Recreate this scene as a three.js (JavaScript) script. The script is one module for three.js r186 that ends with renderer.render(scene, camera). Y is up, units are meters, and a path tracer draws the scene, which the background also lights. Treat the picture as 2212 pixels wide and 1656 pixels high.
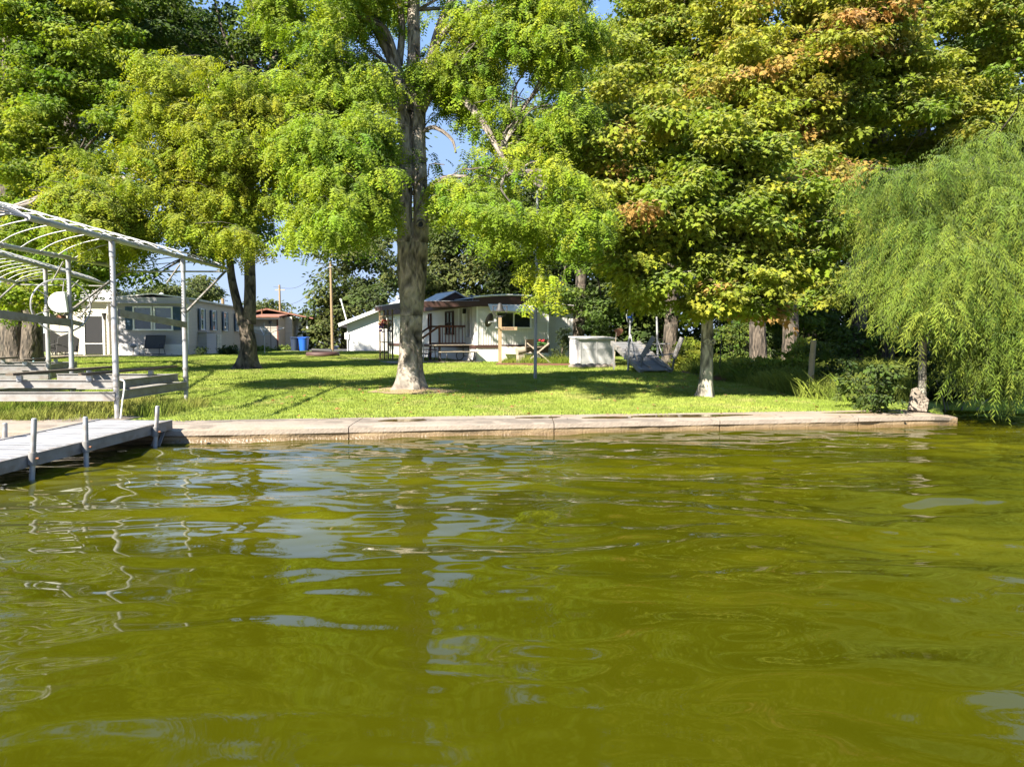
import * as THREE from 'three';
import { mergeGeometries } from 'three/addons/utils/BufferGeometryUtils.js';

// ---------------------------------------------------------------- camera, sky, sun, exposure
const scene = new THREE.Scene();
const PITCH = Math.atan(98 / 1661), EYE = 1.6;
const camera = new THREE.PerspectiveCamera(2 * Math.atan(828 / 1661) * 180 / Math.PI, 1024 / 766, 0.1, 2000);
camera.position.set(0, EYE, 0);
camera.rotation.x = -PITCH;
const renderer = new THREE.WebGLRenderer({ antialias: true });
renderer.toneMapping = THREE.LinearToneMapping;
renderer.toneMappingExposure = 3.95;
renderer.shadowMap.enabled = true;
{
  const w = 256, h = 128, data = new Float32Array(w * h * 4);
  for (let y = 0; y < h; y++) {
    const el = Math.max(0, Math.sin(((y + 0.5) / h - 0.5) * Math.PI)), k = 1 - Math.pow(1 - Math.min(1, el * 1.15), 3.2);
    for (let x = 0; x < w; x++) data.set([0.18 + (0.075 - 0.18) * k, 0.218 + (0.145 - 0.218) * k, 0.28 + (0.29 - 0.28) * k, 1], (y * w + x) * 4);
  }
  const sky = new THREE.DataTexture(data, w, h, THREE.RGBAFormat, THREE.FloatType);
  sky.mapping = THREE.EquirectangularReflectionMapping;
  sky.magFilter = THREE.LinearFilter;
  sky.needsUpdate = true;
  scene.background = sky;
  scene.environment = sky;
}
const sun = new THREE.DirectionalLight(new THREE.Color().setRGB(1, 0.93, 0.8), 4.8);
const SUN = new THREE.Vector3(-0.5, 0.63, 0.62).normalize();
sun.position.copy(SUN).multiplyScalar(120).add(new THREE.Vector3(0, 0, -30));
sun.target.position.set(0, 0, -30);
sun.castShadow = true;
Object.assign(sun.shadow.camera, { left: -70, right: 70, top: 70, bottom: -70, near: 1, far: 320 });
sun.shadow.mapSize.set(4096, 4096);
scene.add(sun, sun.target);

// ---------------------------------------------------------------- helpers
const V = (x, y, z) => new THREE.Vector3(x, y, z);
let seed = 7;
const rng = (s) => { let a = s >>> 0; return () => { a = (a + 0x6d2b79f5) | 0; let t = Math.imul(a ^ (a >>> 15), 1 | a); t = (t + Math.imul(t ^ (t >>> 7), 61 | t)) ^ t; return ((t ^ (t >>> 14)) >>> 0) / 4294967296; }; };
let R = rng(seed);
const rr = (a, b) => a + (b - a) * R();
const lerp = THREE.MathUtils.lerp, clamp = THREE.MathUtils.clamp, smooth = (a, b, x) => { const t = clamp((x - a) / (b - a), 0, 1); return t * t * (3 - 2 * t); };
const h2 = (x, y) => { let n = Math.imul(x | 0, 374761393) + Math.imul(y | 0, 668265263); n = Math.imul(n ^ (n >>> 13), 1274126177); return ((n ^ (n >>> 16)) >>> 0) / 4294967296; };
function vnoise(x, y, p = 0) {   // value noise, tiling with period p when given
  const xi = Math.floor(x), yi = Math.floor(y), fx = x - xi, fy = y - yi, u = fx * fx * (3 - 2 * fx), v = fy * fy * (3 - 2 * fy);
  const m = p ? (k) => ((k % p) + p) % p : (k) => k;
  return lerp(lerp(h2(m(xi), m(yi)), h2(m(xi + 1), m(yi)), u), lerp(h2(m(xi), m(yi + 1)), h2(m(xi + 1), m(yi + 1)), u), v);
}
function fbm(x, y, oct = 4, p = 0) { let s = 0, a = 0.5, t = 0; for (let i = 0; i < oct; i++) { s += a * vnoise(x, y, p); t += a; x = x * 2 + (p ? 0 : 17.3); y = y * 2 + (p ? 0 : 9.1); p *= 2; a *= 0.5; } return s / t; }
const toS = (c) => { c = clamp(c, 0, 1); return 255 * (c <= 0.0031308 ? 12.92 * c : 1.055 * Math.pow(c, 1 / 2.4) - 0.055); };
function tex(w, h, f, rx = 1, ry = 1, color = true) {   // f(u, v) gives linear r, g, b; repeats rx, ry times per metre of uv
  const d = new Uint8Array(w * h * 4);
  for (let y = 0; y < h; y++) for (let x = 0; x < w; x++) { const c = f(x / w, y / h); for (let k = 0; k < 3; k++) d[(y * w + x) * 4 + k] = color ? toS(c[k]) : clamp(c[k], 0, 1) * 255; d[(y * w + x) * 4 + 3] = 255; }
  const t = new THREE.DataTexture(d, w, h);
  t.wrapS = t.wrapT = THREE.RepeatWrapping; t.magFilter = THREE.LinearFilter; t.repeat.set(rx, ry);
  if (color) t.colorSpace = THREE.SRGBColorSpace;
  t.needsUpdate = true;
  return t;
}
const col = (r, g, b) => new THREE.Color().setRGB(r, g, b);
const mat = (c, rough = 0.8, o = {}) => new THREE.MeshPhysicalMaterial({ color: col(...c), roughness: rough, side: THREE.DoubleSide, ...o });
const mix3 = (a, b, t) => [lerp(a[0], b[0], t), lerp(a[1], b[1], t), lerp(a[2], b[2], t)];

const used = new Map();
function numbered(n) { const k = used.get(n) ?? 0; used.set(n, k + 1); return k ? n + '_' + String(k).padStart(3, '0') : n; }
function tag(o, label, category, group, kind) {
  if (label) o.userData.label = label; if (category) o.userData.category = category;
  if (group) o.userData.group = group; if (kind) o.userData.kind = kind;
  return o;
}
const shade = (o) => { o.castShadow = o.receiveShadow = true; return o; };
function thing(name, label, category, pos = [0, 0, 0], turn = 0, group) {
  const o = new THREE.Group(); o.name = numbered(name); o.position.set(...pos); o.rotation.y = turn; scene.add(o);
  return tag(o, label, category, group);
}
function part(name, geo, m, parent, label) {
  const o = shade(new THREE.Mesh(Array.isArray(geo) ? merge(geo) : geo, m)); o.name = name; parent.add(o);
  if (label) o.userData.label = label;
  return o;
}
function parts(name, list, m, parent) { return list.map((g) => part(name, g, m, parent)); }
function struct(name, geo, m) { const o = shade(new THREE.Mesh(Array.isArray(geo) ? merge(geo) : geo, m)); o.name = numbered(name); o.userData.kind = 'structure'; scene.add(o); return o; }
function single(name, geo, m, label, category, group) { const o = shade(new THREE.Mesh(Array.isArray(geo) ? merge(geo) : geo, m)); o.name = numbered(name); scene.add(o); return tag(o, label, category, group); }
function copyOf(o, pos, turn, label) { const c = o.clone(); c.name = numbered(o.name.replace(/_\d{3}$/, '')); c.position.set(...pos); c.rotation.y = turn; if (label) { c.userData = { ...c.userData, label }; } scene.add(c); return c; }
function merge(list) {
  const a = [list].flat(9).map((g) => { g = g.index ? g.toNonIndexed() : g; for (const k of Object.keys(g.attributes)) if (!['position', 'normal', 'uv'].includes(k)) g.deleteAttribute(k); return g; });
  return a.length === 1 ? a[0] : mergeGeometries(a);
}
function metreUV(g) {   // uv in metres, by the face's main direction
  g = g.index ? g.toNonIndexed() : g;
  const p = g.attributes.position, n = g.attributes.normal, uv = new Float32Array(p.count * 2);
  for (let i = 0; i < p.count; i++) {
    const ax = Math.abs(n.getX(i)), ay = Math.abs(n.getY(i)), az = Math.abs(n.getZ(i));
    uv[i * 2] = ax > ay && ax > az ? p.getZ(i) : p.getX(i); uv[i * 2 + 1] = ay >= ax && ay >= az ? p.getZ(i) : p.getY(i);
  }
  g.setAttribute('uv', new THREE.BufferAttribute(uv, 2));
  return g;
}
function place(g, x, y, z, rx = 0, ry = 0, rz = 0) { return g.applyMatrix4(new THREE.Matrix4().makeRotationFromEuler(new THREE.Euler(rx, ry, rz, 'YXZ')).setPosition(x, y, z)); }
function bx(w, h, d, x = 0, y = 0, z = 0, rx = 0, ry = 0, rz = 0) { return place(metreUV(new THREE.BoxGeometry(w, h, d)), x, y, z, rx, ry, rz); }
function bev(w, h, d, x = 0, y = 0, z = 0, rx = 0, ry = 0, rz = 0, b = 0.008) {   // box with chamfered edges, length along the longest axis kept simple
  const s = new THREE.Shape(); const a = w / 2 - b, c = h / 2 - b;
  s.moveTo(-a, -c); s.lineTo(a, -c); s.lineTo(a, c); s.lineTo(-a, c); s.closePath();
  const g = new THREE.ExtrudeGeometry(s, { depth: d - 2 * b, bevelEnabled: true, bevelThickness: b, bevelSize: b, bevelSegments: 1, curveSegments: 1 });
  g.translate(0, 0, -d / 2 + b);
  return place(metreUV(g), x, y, z, rx, ry, rz);
}
function rod(p, q, r0, r1 = r0, seg = 10) {
  p = p.isVector3 ? p : V(...p); q = q.isVector3 ? q : V(...q);
  const d = q.clone().sub(p), L = d.length(), g = new THREE.CylinderGeometry(r1, r0, L, seg, 1);
  const uv = g.attributes.uv; for (let i = 0; i < uv.count; i++) uv.setXY(i, uv.getX(i) * 6.28 * r0, uv.getY(i) * L);
  g.applyMatrix4(new THREE.Matrix4().compose(p.clone().add(q).multiplyScalar(0.5), new THREE.Quaternion().setFromUnitVectors(V(0, 1, 0), d.normalize()), V(1, 1, 1)));
  return g.toNonIndexed();
}
function bar(p, q, w, h) {   // straight board of w x h section between two points
  p = p.isVector3 ? p : V(...p); q = q.isVector3 ? q : V(...q);
  const d = q.clone().sub(p), L = d.length(), g = metreUV(new THREE.BoxGeometry(w, h, L));
  const z = d.normalize(), x = Math.abs(z.y) > 0.98 ? V(1, 0, 0) : V(0, 1, 0).cross(z).normalize(), y = z.clone().cross(x);
  g.applyMatrix4(new THREE.Matrix4().makeBasis(x, y, z).setPosition(p.clone().add(q).multiplyScalar(0.5)));
  return g;
}
function tube(pts, r, n = 24, seg = 7) { return new THREE.TubeGeometry(new THREE.CatmullRomCurve3(pts.map((p) => p.isVector3 ? p : V(...p))), n, r, seg).toNonIndexed(); }
function ring(r, t, x, y, z, rx = 0, ry = 0, rz = 0, arc = Math.PI * 2) { return place(new THREE.TorusGeometry(r, t, 8, 40, arc), x, y, z, rx, ry, rz).toNonIndexed(); }
function slabShape(pts, h, y0) {   // prism over an outline [x, z]
  const s = new THREE.Shape(pts.map(([x, z]) => new THREE.Vector2(x, -z)));
  const g = new THREE.ExtrudeGeometry(s, { depth: h, bevelEnabled: false });
  g.rotateX(-Math.PI / 2); g.translate(0, y0, 0);
  return metreUV(g);
}

// where a picture point (of a 2212 x 1656 view) lies: on the ground, or at a depth
const CP = Math.cos(PITCH), SP = Math.sin(PITCH);
function W(px, py, depth) { const x = (px - 1106) / 1661, y = (828 - py) / 1661, t = depth / (CP + y * SP); return V(x * t, EYE + (y * CP - SP) * t, -depth); }
const shoreZ = (x) => { const w = x < -6 ? -11.58 : -11.7 - 0.1762 * (x + 5.32); return lerp(w, -17.2, smooth(8.2, 9.6, x)); };
const slabD = (x) => lerp(1.2, 0.85, smooth(-4, 7, x)) * (1 - smooth(8.2, 9.6, x));
const HT = [[0, 0.2], [1, 0.225], [6, 0.31], [16, 0.43], [24, 0.49], [35, 0.55], [48, 0.585], [400, 0.9], [2000, 1]];
const TREE0 = { x: -2.45, z: -18.4 };
function ground(x, z) {
  const s = shoreZ(x) - slabD(x) - z;   // metres inland of the wall's back edge
  if (s < -1.2) return -0.9;
  let i = 0; while (i < HT.length - 2 && s > HT[i + 1][0]) i++;
  let y = lerp(HT[i][1], HT[i + 1][1], clamp((s - HT[i][0]) / (HT[i + 1][0] - HT[i][0]), 0, 1));
  if (s > 0.6) y += (fbm(x * 0.35, z * 0.35, 3) - 0.5) * 0.07 * smooth(0.6, 3, s);
  const r = Math.hypot(x - TREE0.x, z - TREE0.z); y += 0.1 * Math.exp(-r * r / 0.9);
  return lerp(-0.9, y, smooth(-1.0, -0.05, s));
}
const lawnEdge = (s) => s < 3 ? 7.7 - 0.38 * s : 6.56 - 0.06 * (s - 3);   // right-hand limit of the lawn, s metres inland
function gp(px, py) { let d = 20, p; for (let i = 0; i < 30; i++) { p = W(px, py, d); const k = (EYE - p.y) / d; d = lerp(d, clamp((EYE - ground(p.x, p.z)) / k, 5, 400), 0.6); } p.y = ground(p.x, p.z); return p; }

// ---------------------------------------------------------------- materials
const T_conc = tex(1024, 1024, (u, v) => { const ck = Math.abs(fbm(u * 4 + 0.3 * fbm(u * 9, v * 9, 3, 9), v * 4 + 0.3 * fbm(u * 9 + 4, v * 9, 3, 9), 3, 4) - 0.5), crack = smooth(0.006, 0.001, ck) * smooth(0.45, 0.6, fbm(u * 2, v * 2, 2, 2)), damp = smooth(0.5, 0.68, fbm(u * 5 + 2, v * 5 + 7, 5, 5)) * 0.4; const a = fbm(u * 6, v * 6, 5, 6), b = fbm(u * 60 + 3, v * 60, 2, 60), st = smooth(0.55, 0.75, fbm(u * 3 + 9, v * 3, 4, 3)); return mix3([0.30 + 0.10 * a + 0.06 * b, 0.25 + 0.085 * a + 0.055 * b, 0.21 + 0.06 * a + 0.05 * b], [0.27, 0.19, 0.11], st * 0.5).map((x) => x * (1 - 0.7 * crack) * (1 - damp)); }, 0.4, 0.4);
const B_conc = tex(256, 256, (u, v) => { const a = fbm(u * 24, v * 24, 4, 24); return [a, a, a]; }, 1.5, 1.5, false);
const M = {
  conc: mat([0.72, 0.7, 0.67], 0.9, { map: T_conc, bumpMap: B_conc, bumpScale: 0.006 }),
  wetFace: mat([0.36, 0.28, 0.15], 0.45, { map: T_conc, bumpMap: B_conc, bumpScale: 0.01 }),
  wallFace: mat([0.66, 0.56, 0.38], 0.9, { map: T_conc, bumpMap: B_conc, bumpScale: 0.01 }),
  alu: mat([0.42, 0.43, 0.45], 0.55, { metalness: 0.1 }),
  aluDull: mat([0.2, 0.2, 0.2], 0.6, { metalness: 0.35 }),
  white: mat([0.78, 0.77, 0.74], 0.6), cream: mat([0.62, 0.54, 0.4], 0.7), dark: mat([0.03, 0.028, 0.027], 0.6), black: mat([0.012, 0.012, 0.012], 0.5),
  brown: mat([0.06, 0.028, 0.022], 0.65), redWood: mat([0.12, 0.045, 0.028], 0.7), rust: mat([0.16, 0.07, 0.035], 0.9),
  shutter: mat([0.035, 0.075, 0.13], 0.6), lead: mat([0.2, 0.2, 0.21], 0.6), steel: mat([0.42, 0.43, 0.44], 0.4, { metalness: 0.7 }),
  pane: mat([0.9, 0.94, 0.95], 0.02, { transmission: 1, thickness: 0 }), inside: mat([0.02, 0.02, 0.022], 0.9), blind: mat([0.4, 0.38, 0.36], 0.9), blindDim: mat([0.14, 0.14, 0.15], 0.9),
  blue: mat([0.015, 0.09, 0.42], 0.45), navy: mat([0.02, 0.03, 0.06], 0.5),
  asphalt: mat([0.06, 0.06, 0.068], 0.9), redRoof: mat([0.26, 0.085, 0.045], 0.85),
};
{
  const T_wood = tex(128, 512, (u, v) => { const a = fbm(u * 20, v * 3, 4, 20), b = fbm(u * 4, v * 10, 3, 4); return [0.20 + 0.16 * a + 0.05 * b, 0.17 + 0.13 * a + 0.04 * b, 0.13 + 0.10 * a + 0.02 * b]; }, 2, 1);
  M.wood = mat([1, 1, 1], 0.85, { map: T_wood }); M.woodTan = mat([0.78, 0.66, 0.48], 0.85, { map: T_wood }); M.woodDark = mat([0.35, 0.32, 0.3], 0.85, { map: T_wood });
  const T_galv = tex(256, 256, (u, v) => { const a = fbm(u * 5, v * 2, 4, 5), b = fbm(u * 40, v * 40, 2, 40), s = smooth(0.58, 0.72, fbm(u * 3 + 5, v * 7, 4, 3)); return mix3([0.40 + 0.2 * a + 0.08 * b, 0.40 + 0.2 * a + 0.08 * b, 0.39 + 0.2 * a + 0.08 * b], [0.33, 0.24, 0.16], s * 0.45); }, 0.9, 0.5);
  M.galv = mat([0.62, 0.62, 0.64], 0.45, { map: T_galv, metalness: 0.3 });
  M.deck = mat([0.54, 0.54, 0.58], 0.5, { map: T_galv, metalness: 0.15 });
  M.beam = mat([0.44, 0.42, 0.41], 0.6, { map: T_galv, metalness: 0.2 });
  const T_roof = tex(256, 256, (u, v) => { const a = fbm(u * 30, v * 30, 3, 30), b = fbm(u * 4, v * 4, 3, 4); const s = 0.6 + 0.6 * a + 0.3 * b; return [0.3 * s, 0.3 * s, 0.3 * s]; }, 0.7, 0.7);
  M.shingle = mat([0.85, 0.8, 0.78], 0.9, { map: T_roof }); M.redShingle = mat([0.75, 0.34, 0.22], 0.9, { map: T_roof });
  const T_side = tex(256, 128, (u, v) => { const a = fbm(u * 6, v * 4, 4, 6), b = fbm(u * 3 + 2, v * 12, 3, 3); const s = 0.82 + 0.12 * a + 0.1 * b; return [s, s, s * 0.98]; }, 0.35, 0.6);
  M.sideLilac = mat([0.42, 0.40, 0.42], 0.65, { map: T_side }); M.sideTan = mat([0.5, 0.43, 0.35], 0.65, { map: T_side }); M.sideCream = mat([0.6, 0.54, 0.44], 0.65, { map: T_side });
  M.sideBlue = mat([0.36, 0.4, 0.46], 0.65, { map: T_side }); M.sideWhite = mat([0.8, 0.78, 0.75], 0.65, { map: T_side });
  const bark = (r, g, b, k) => tex(256, 512, (u, v) => { const w = fbm(u * 6, v * 4, 3, 6) * 0.8, a = fbm(u * 18 + w * 3, v * 9, 4, 18), c = fbm(u * 5 + 7, v * 6, 4, 5), f = Math.pow(a, 1.6) * 1.75, l = smooth(0.5, 0.75, c) * k; return mix3([r * f, g * f, b * f], [0.34, 0.33, 0.28], l); }, 0.8, 0.55);
  const bb = tex(256, 512, (u, v) => { const w = fbm(u * 6, v * 4, 3, 6) * 0.8, a = fbm(u * 18 + w * 3, v * 9, 4, 18); return [a, a, a]; }, 0.8, 0.55, false);
  M.bark = mat([1.1, 1.06, 1.04], 0.95, { map: bark(0.30, 0.26, 0.22, 0.45), bumpMap: bb, bumpScale: 0.07 });
  M.barkDark = mat([0.42, 0.38, 0.34], 0.95, { map: M.bark.map, bumpMap: bb, bumpScale: 0.04 });
  M.barkPale = mat([1.35, 1.3, 1.2], 0.95, { map: bark(0.28, 0.26, 0.23, 0.8), bumpMap: bb, bumpScale: 0.015 });
  M.boxGrey = mat([0.5, 0.49, 0.49], 0.65, { map: T_side });
  M.twig = mat([0.14, 0.11, 0.085], 0.9);
}

// ---------------------------------------------------------------- water, ground, seawall
const axis = (a, b, step, lo, hi, grow = 1.35) => { const v = []; for (let x = a; x <= b + 1e-6; x += step) v.push(x); for (let s = step, x = a; x > lo;) { s *= grow; x = Math.max(lo, x - s); v.unshift(x); } for (let s = step, x = v[v.length - 1]; x < hi;) { s *= grow; x = Math.min(hi, x + s); v.push(x); } return v; };
function sheet(xs, zs, f, normalOf) {   // f(x, z) -> height
  const nx = xs.length, nz = zs.length, p = new Float32Array(nx * nz * 3), uv = new Float32Array(nx * nz * 2), ix = [];
  const nn = normalOf ? new Float32Array(nx * nz * 3) : null;
  for (let j = 0; j < nz; j++) for (let i = 0; i < nx; i++) {
    const k = j * nx + i; p.set([xs[i], f(xs[i], zs[j]), zs[j]], k * 3); uv.set([xs[i], zs[j]], k * 2);
    if (nn) nn.set(normalOf(xs[i], zs[j]), k * 3);
    if (i < nx - 1 && j < nz - 1) ix.push(k, k + nx, k + 1, k + 1, k + nx, k + nx + 1);
  }
  const g = new THREE.BufferGeometry();
  g.setAttribute('position', new THREE.BufferAttribute(p, 3)); g.setAttribute('uv', new THREE.BufferAttribute(uv, 2)); g.setIndex(ix);
  if (nn) g.setAttribute('normal', new THREE.BufferAttribute(nn, 3)); else g.computeVertexNormals();
  return g;
}
{
  R = rng(11);
  const waves = [];
  for (let i = 0; i < 38; i++) {
    const L = 0.34 * Math.pow(5.0, Math.pow(R(), 1.1)), a = (R() - 0.5) * 0.9 + (R() < 0.22 ? (R() - 0.5) * 1.8 : 0);
    waves.push({ kx: Math.sin(a) * 2 * Math.PI / L, kz: Math.cos(a) * 2 * Math.PI / L, A: 0.0029 * Math.pow(L, 1.0), p: R() * 6.283 });
  }
  for (let i = 0; i < 12; i++) { const L = 0.2 + 0.14 * R(), a = (R() - 0.5) * 1.3; waves.push({ kx: Math.sin(a) * 2 * Math.PI / L, kz: Math.cos(a) * 2 * Math.PI / L, A: 0.0024 * L, p: R() * 6.283 }); }
  const calm = (x, z) => lerp(0.32, 1.08, smooth(-3, -7.5, z)) * (0.55 + 0.9 * vnoise(x * 0.4 + 4, z * 0.5 + 8));
  const wave = (x, z) => {
    const wx = x + 0.35 * vnoise(x * 0.7, z * 0.7), wz = z + 0.35 * vnoise(x * 0.6 + 9, z * 0.8 + 4); let y = 0;
    for (const w of waves) y += w.A * Math.sin(w.kx * wx + w.kz * wz + w.p);
    return y * calm(x, z);
  };
  const nrm = (x, z) => { const e = 0.012, a = (wave(x + e, z) - wave(x - e, z)) / (2 * e), b = (wave(x, z + e) - wave(x, z - e)) / (2 * e), l = Math.hypot(a, b, 1); return [-a / l, 1 / l, -b / l]; };
  const T = tex(1024, 1024, (u, v) => {
    const wx = fbm(u * 5, v * 5, 4, 5), wy = fbm(u * 5 + 0.37, v * 5 + 0.71, 4, 5);
    const a = fbm(u * 6 + wx * 1.8, v * 6 + wy * 1.8, 5, 6), b = Math.abs(fbm(u * 8 + wx * 2.6, v * 8 + wy * 2.6, 4, 8) - 0.5) * 2;
    const st = smooth(0.26, 0.0, b) * smooth(0.42, 0.68, a);
    return mix3(mix3([0.036, 0.037, 0.0012], [0.058, 0.057, 0.0018], smooth(0.3, 0.7, a)), [0.08, 0.078, 0.004], st * 0.5);
  }, 1 / 17, 1 / 8);
  T.offset.set(0.31, 0.17);
  const m = mat([1, 1, 1], 0.03, { map: T, ior: 1.333 });
  struct('water', sheet(axis(-8, 10.5, 0.05, -140, 140), axis(-17.6, -1.6, 0.034, -30, 120), wave, nrm), m);
}
{
  const T_lawn = tex(1024, 1024, (u, v) => {
    const a = fbm(u * 14, v * 14, 4, 14), b = fbm(u * 130, v * 130, 2, 130), d = smooth(0.60, 0.75, fbm(u * 5 + 3, v * 5, 5, 5));
    return mix3(mix3([0.10, 0.15, 0.009], [0.20, 0.25, 0.022], clamp(a * 0.75 + b * 0.5 - 0.1, 0, 1)), [0.18, 0.15, 0.06], d * 0.35);
  }, 1 / 7, 1 / 7);
  const B = tex(512, 512, (u, v) => { const b = fbm(u * 110, v * 110, 2, 110); return [b, b, b]; }, 1 / 4, 1 / 4, false);
  const g = sheet(axis(-16, 14, 0.22, -1500, 1500), axis(-44, -10.6, 0.2, -1900, 4), ground);
  struct('lawn', g, mat([1, 1, 1], 0.95, { map: T_lawn, bumpMap: B, bumpScale: 0.02 }));
}
{ // concrete seawall: long cap in cast lengths with an eroded, undercut front
  const wall = thing('concrete_seawall', 'low pale concrete seawall running along the whole water edge of the lawn', 'seawall', [0, 0, 0]);
  const wetOf = (t, c) => Math.max(c.getY(t), c.getY(t + 1), c.getY(t + 2)) < 0.045;
  const joints = [-40, -12, -6.55, -2.6, 0.7, 3.6, 6.2, 8.35];
  for (let k = 0; k < joints.length - 1; k++) {
    const x0 = joints[k] + 0.008, x1 = joints[k + 1] - 0.008, n = Math.max(8, Math.ceil((x1 - x0) / 0.09)), prof = 11, pos = [], ix = [];
    for (let i = 0; i <= n; i++) {
      const x = lerp(x0, x1, i / n), zf = shoreZ(Math.min(x, 8.2)), d = Math.max(0.55, slabD(Math.min(x, 8.2)));
      const tip = x > 7.6 ? smooth(8.36, 7.6, x) : 1, e1 = (fbm(x * 2.2, 3.3, 4) - 0.5) * 0.07, e2 = (fbm(x * 2.2, 8.1, 3) - 0.5) * 0.09, sag = (fbm(x * 0.5, 1.2, 2) - 0.5) * 0.008;
      const top = 0.205 + sag, lip = 0.02 + 0.04 * fbm(x * 1.1, 20, 3);
      const P = [[-d, -0.3], [-d, top + 0.012], [-d * 0.6, top + 0.006 + (fbm(x * 1.7, 4, 3) - 0.5) * 0.012], [-0.30, top], [-0.05, top - 0.01], [lip + e1 * 0.4, top - 0.028], [lip + e1 * 0.5, top - 0.10 + e1 * 0.3], [lip - 0.02 + e2 * 0.4, top - 0.125 + e1 * 0.3], [0.01 + e2 * 0.7, 0.04], [0.06 + e2 * 0.7, -0.03], [0.1, -0.4]];
      for (const [dz, y] of P) pos.push(x, lerp(y * 0.6, y, tip), zf + dz * (0.35 + 0.65 * tip) - 0.25 * (1 - tip));
    }
    for (let i = 0; i < n; i++) for (let j = 0; j < prof - 1; j++) { const a = i * prof + j, b = a + prof; ix.push(a, b, a + 1, a + 1, b, b + 1); }
    const end = (i) => { const c = i * prof; for (let j = 1; j < prof - 1; j++) ix.push(c, c + j, c + j + 1); };
    end(0); end(n);
    const g = new THREE.BufferGeometry(); g.setAttribute('position', new THREE.Float32BufferAttribute(pos, 3)); g.setIndex(ix);
    const f = g.toNonIndexed(); f.computeVertexNormals();
    const cut = f.attributes.position, top = [], face = [];
    for (let t = 0; t < cut.count; t += 3) { let ny = 0; for (let q = 0; q < 3; q++) ny += f.attributes.normal.getY(t + q); const low = Math.max(cut.getY(t), cut.getY(t + 1), cut.getY(t + 2)) < 0.115; (low && Math.abs(ny) < 2.9 ? face : top).push(t); }
    const pick = (list) => { const q = new THREE.BufferGeometry(), a = []; for (const t of list) for (let s = 0; s < 9; s++) a.push(cut.array[t * 3 + s]); q.setAttribute('position', new THREE.Float32BufferAttribute(a, 3)); q.computeVertexNormals(); return metreUV(q); };
    const s = part('cap_length', pick(top), M.conc, wall); part('eroded_face', pick(face.filter((t) => !wetOf(t, cut))), M.wallFace, s); part('wet_band', pick(face.filter((t) => wetOf(t, cut))), M.wetFace, s);
  }
}
{ // wet hollows on the cap
  const wet = mat([0.085, 0.058, 0.022], 0.04, { ior: 1.333 });
  [[862, 913, 0.42, 0.10, 'brown puddle on the seawall nearest the big tree trunk'], [1165, 911, 0.4, 0.08, 'narrow puddle on the seawall below the tall grey pole'], [1330, 911, 0.42, 0.09, 'small dark puddle midway along the seawall'], [1520, 909, 1.15, 0.12, 'long brown puddle on the seawall in front of the pale-trunked maple'], [1905, 899, 0.75, 0.1, 'dark puddle near the right tip of the seawall']].forEach(([px, py, a, b, label], i) => {
    const p = W(px, py, 12.5), t = (EYE - 0.215) / (EYE - p.y), x = p.x * t, py0 = 0.1 * Math.sin(i * 2), pts = [];
    for (let k = 0; k < 40; k++) { const q = k / 40 * 6.283, w = 0.7 + 0.6 * fbm(Math.cos(q) * 1.6 + i * 7, Math.sin(q) * 1.6, 3); const X = x + Math.cos(q) * a * w, zf = shoreZ(X), zb = zf - slabD(X); pts.push([X, clamp(lerp(zf, zb, 0.55 + py0) - 0.0 + Math.sin(q) * b * 1.9 * w, zb + 0.06, zf - 0.12)]); }
    single('puddle', slabShape(pts, 0.012, 0.2025), wet, label, 'puddle');
  });
}
struct('driveway', slabShape([[-22.5, -64.5], [-15.2, -58.6], [-9.0, -58.9], [-10, -68], [-20, -140], [-70, -150], [-40, -96]], 0.02, 0.6), M.asphalt);

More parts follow.
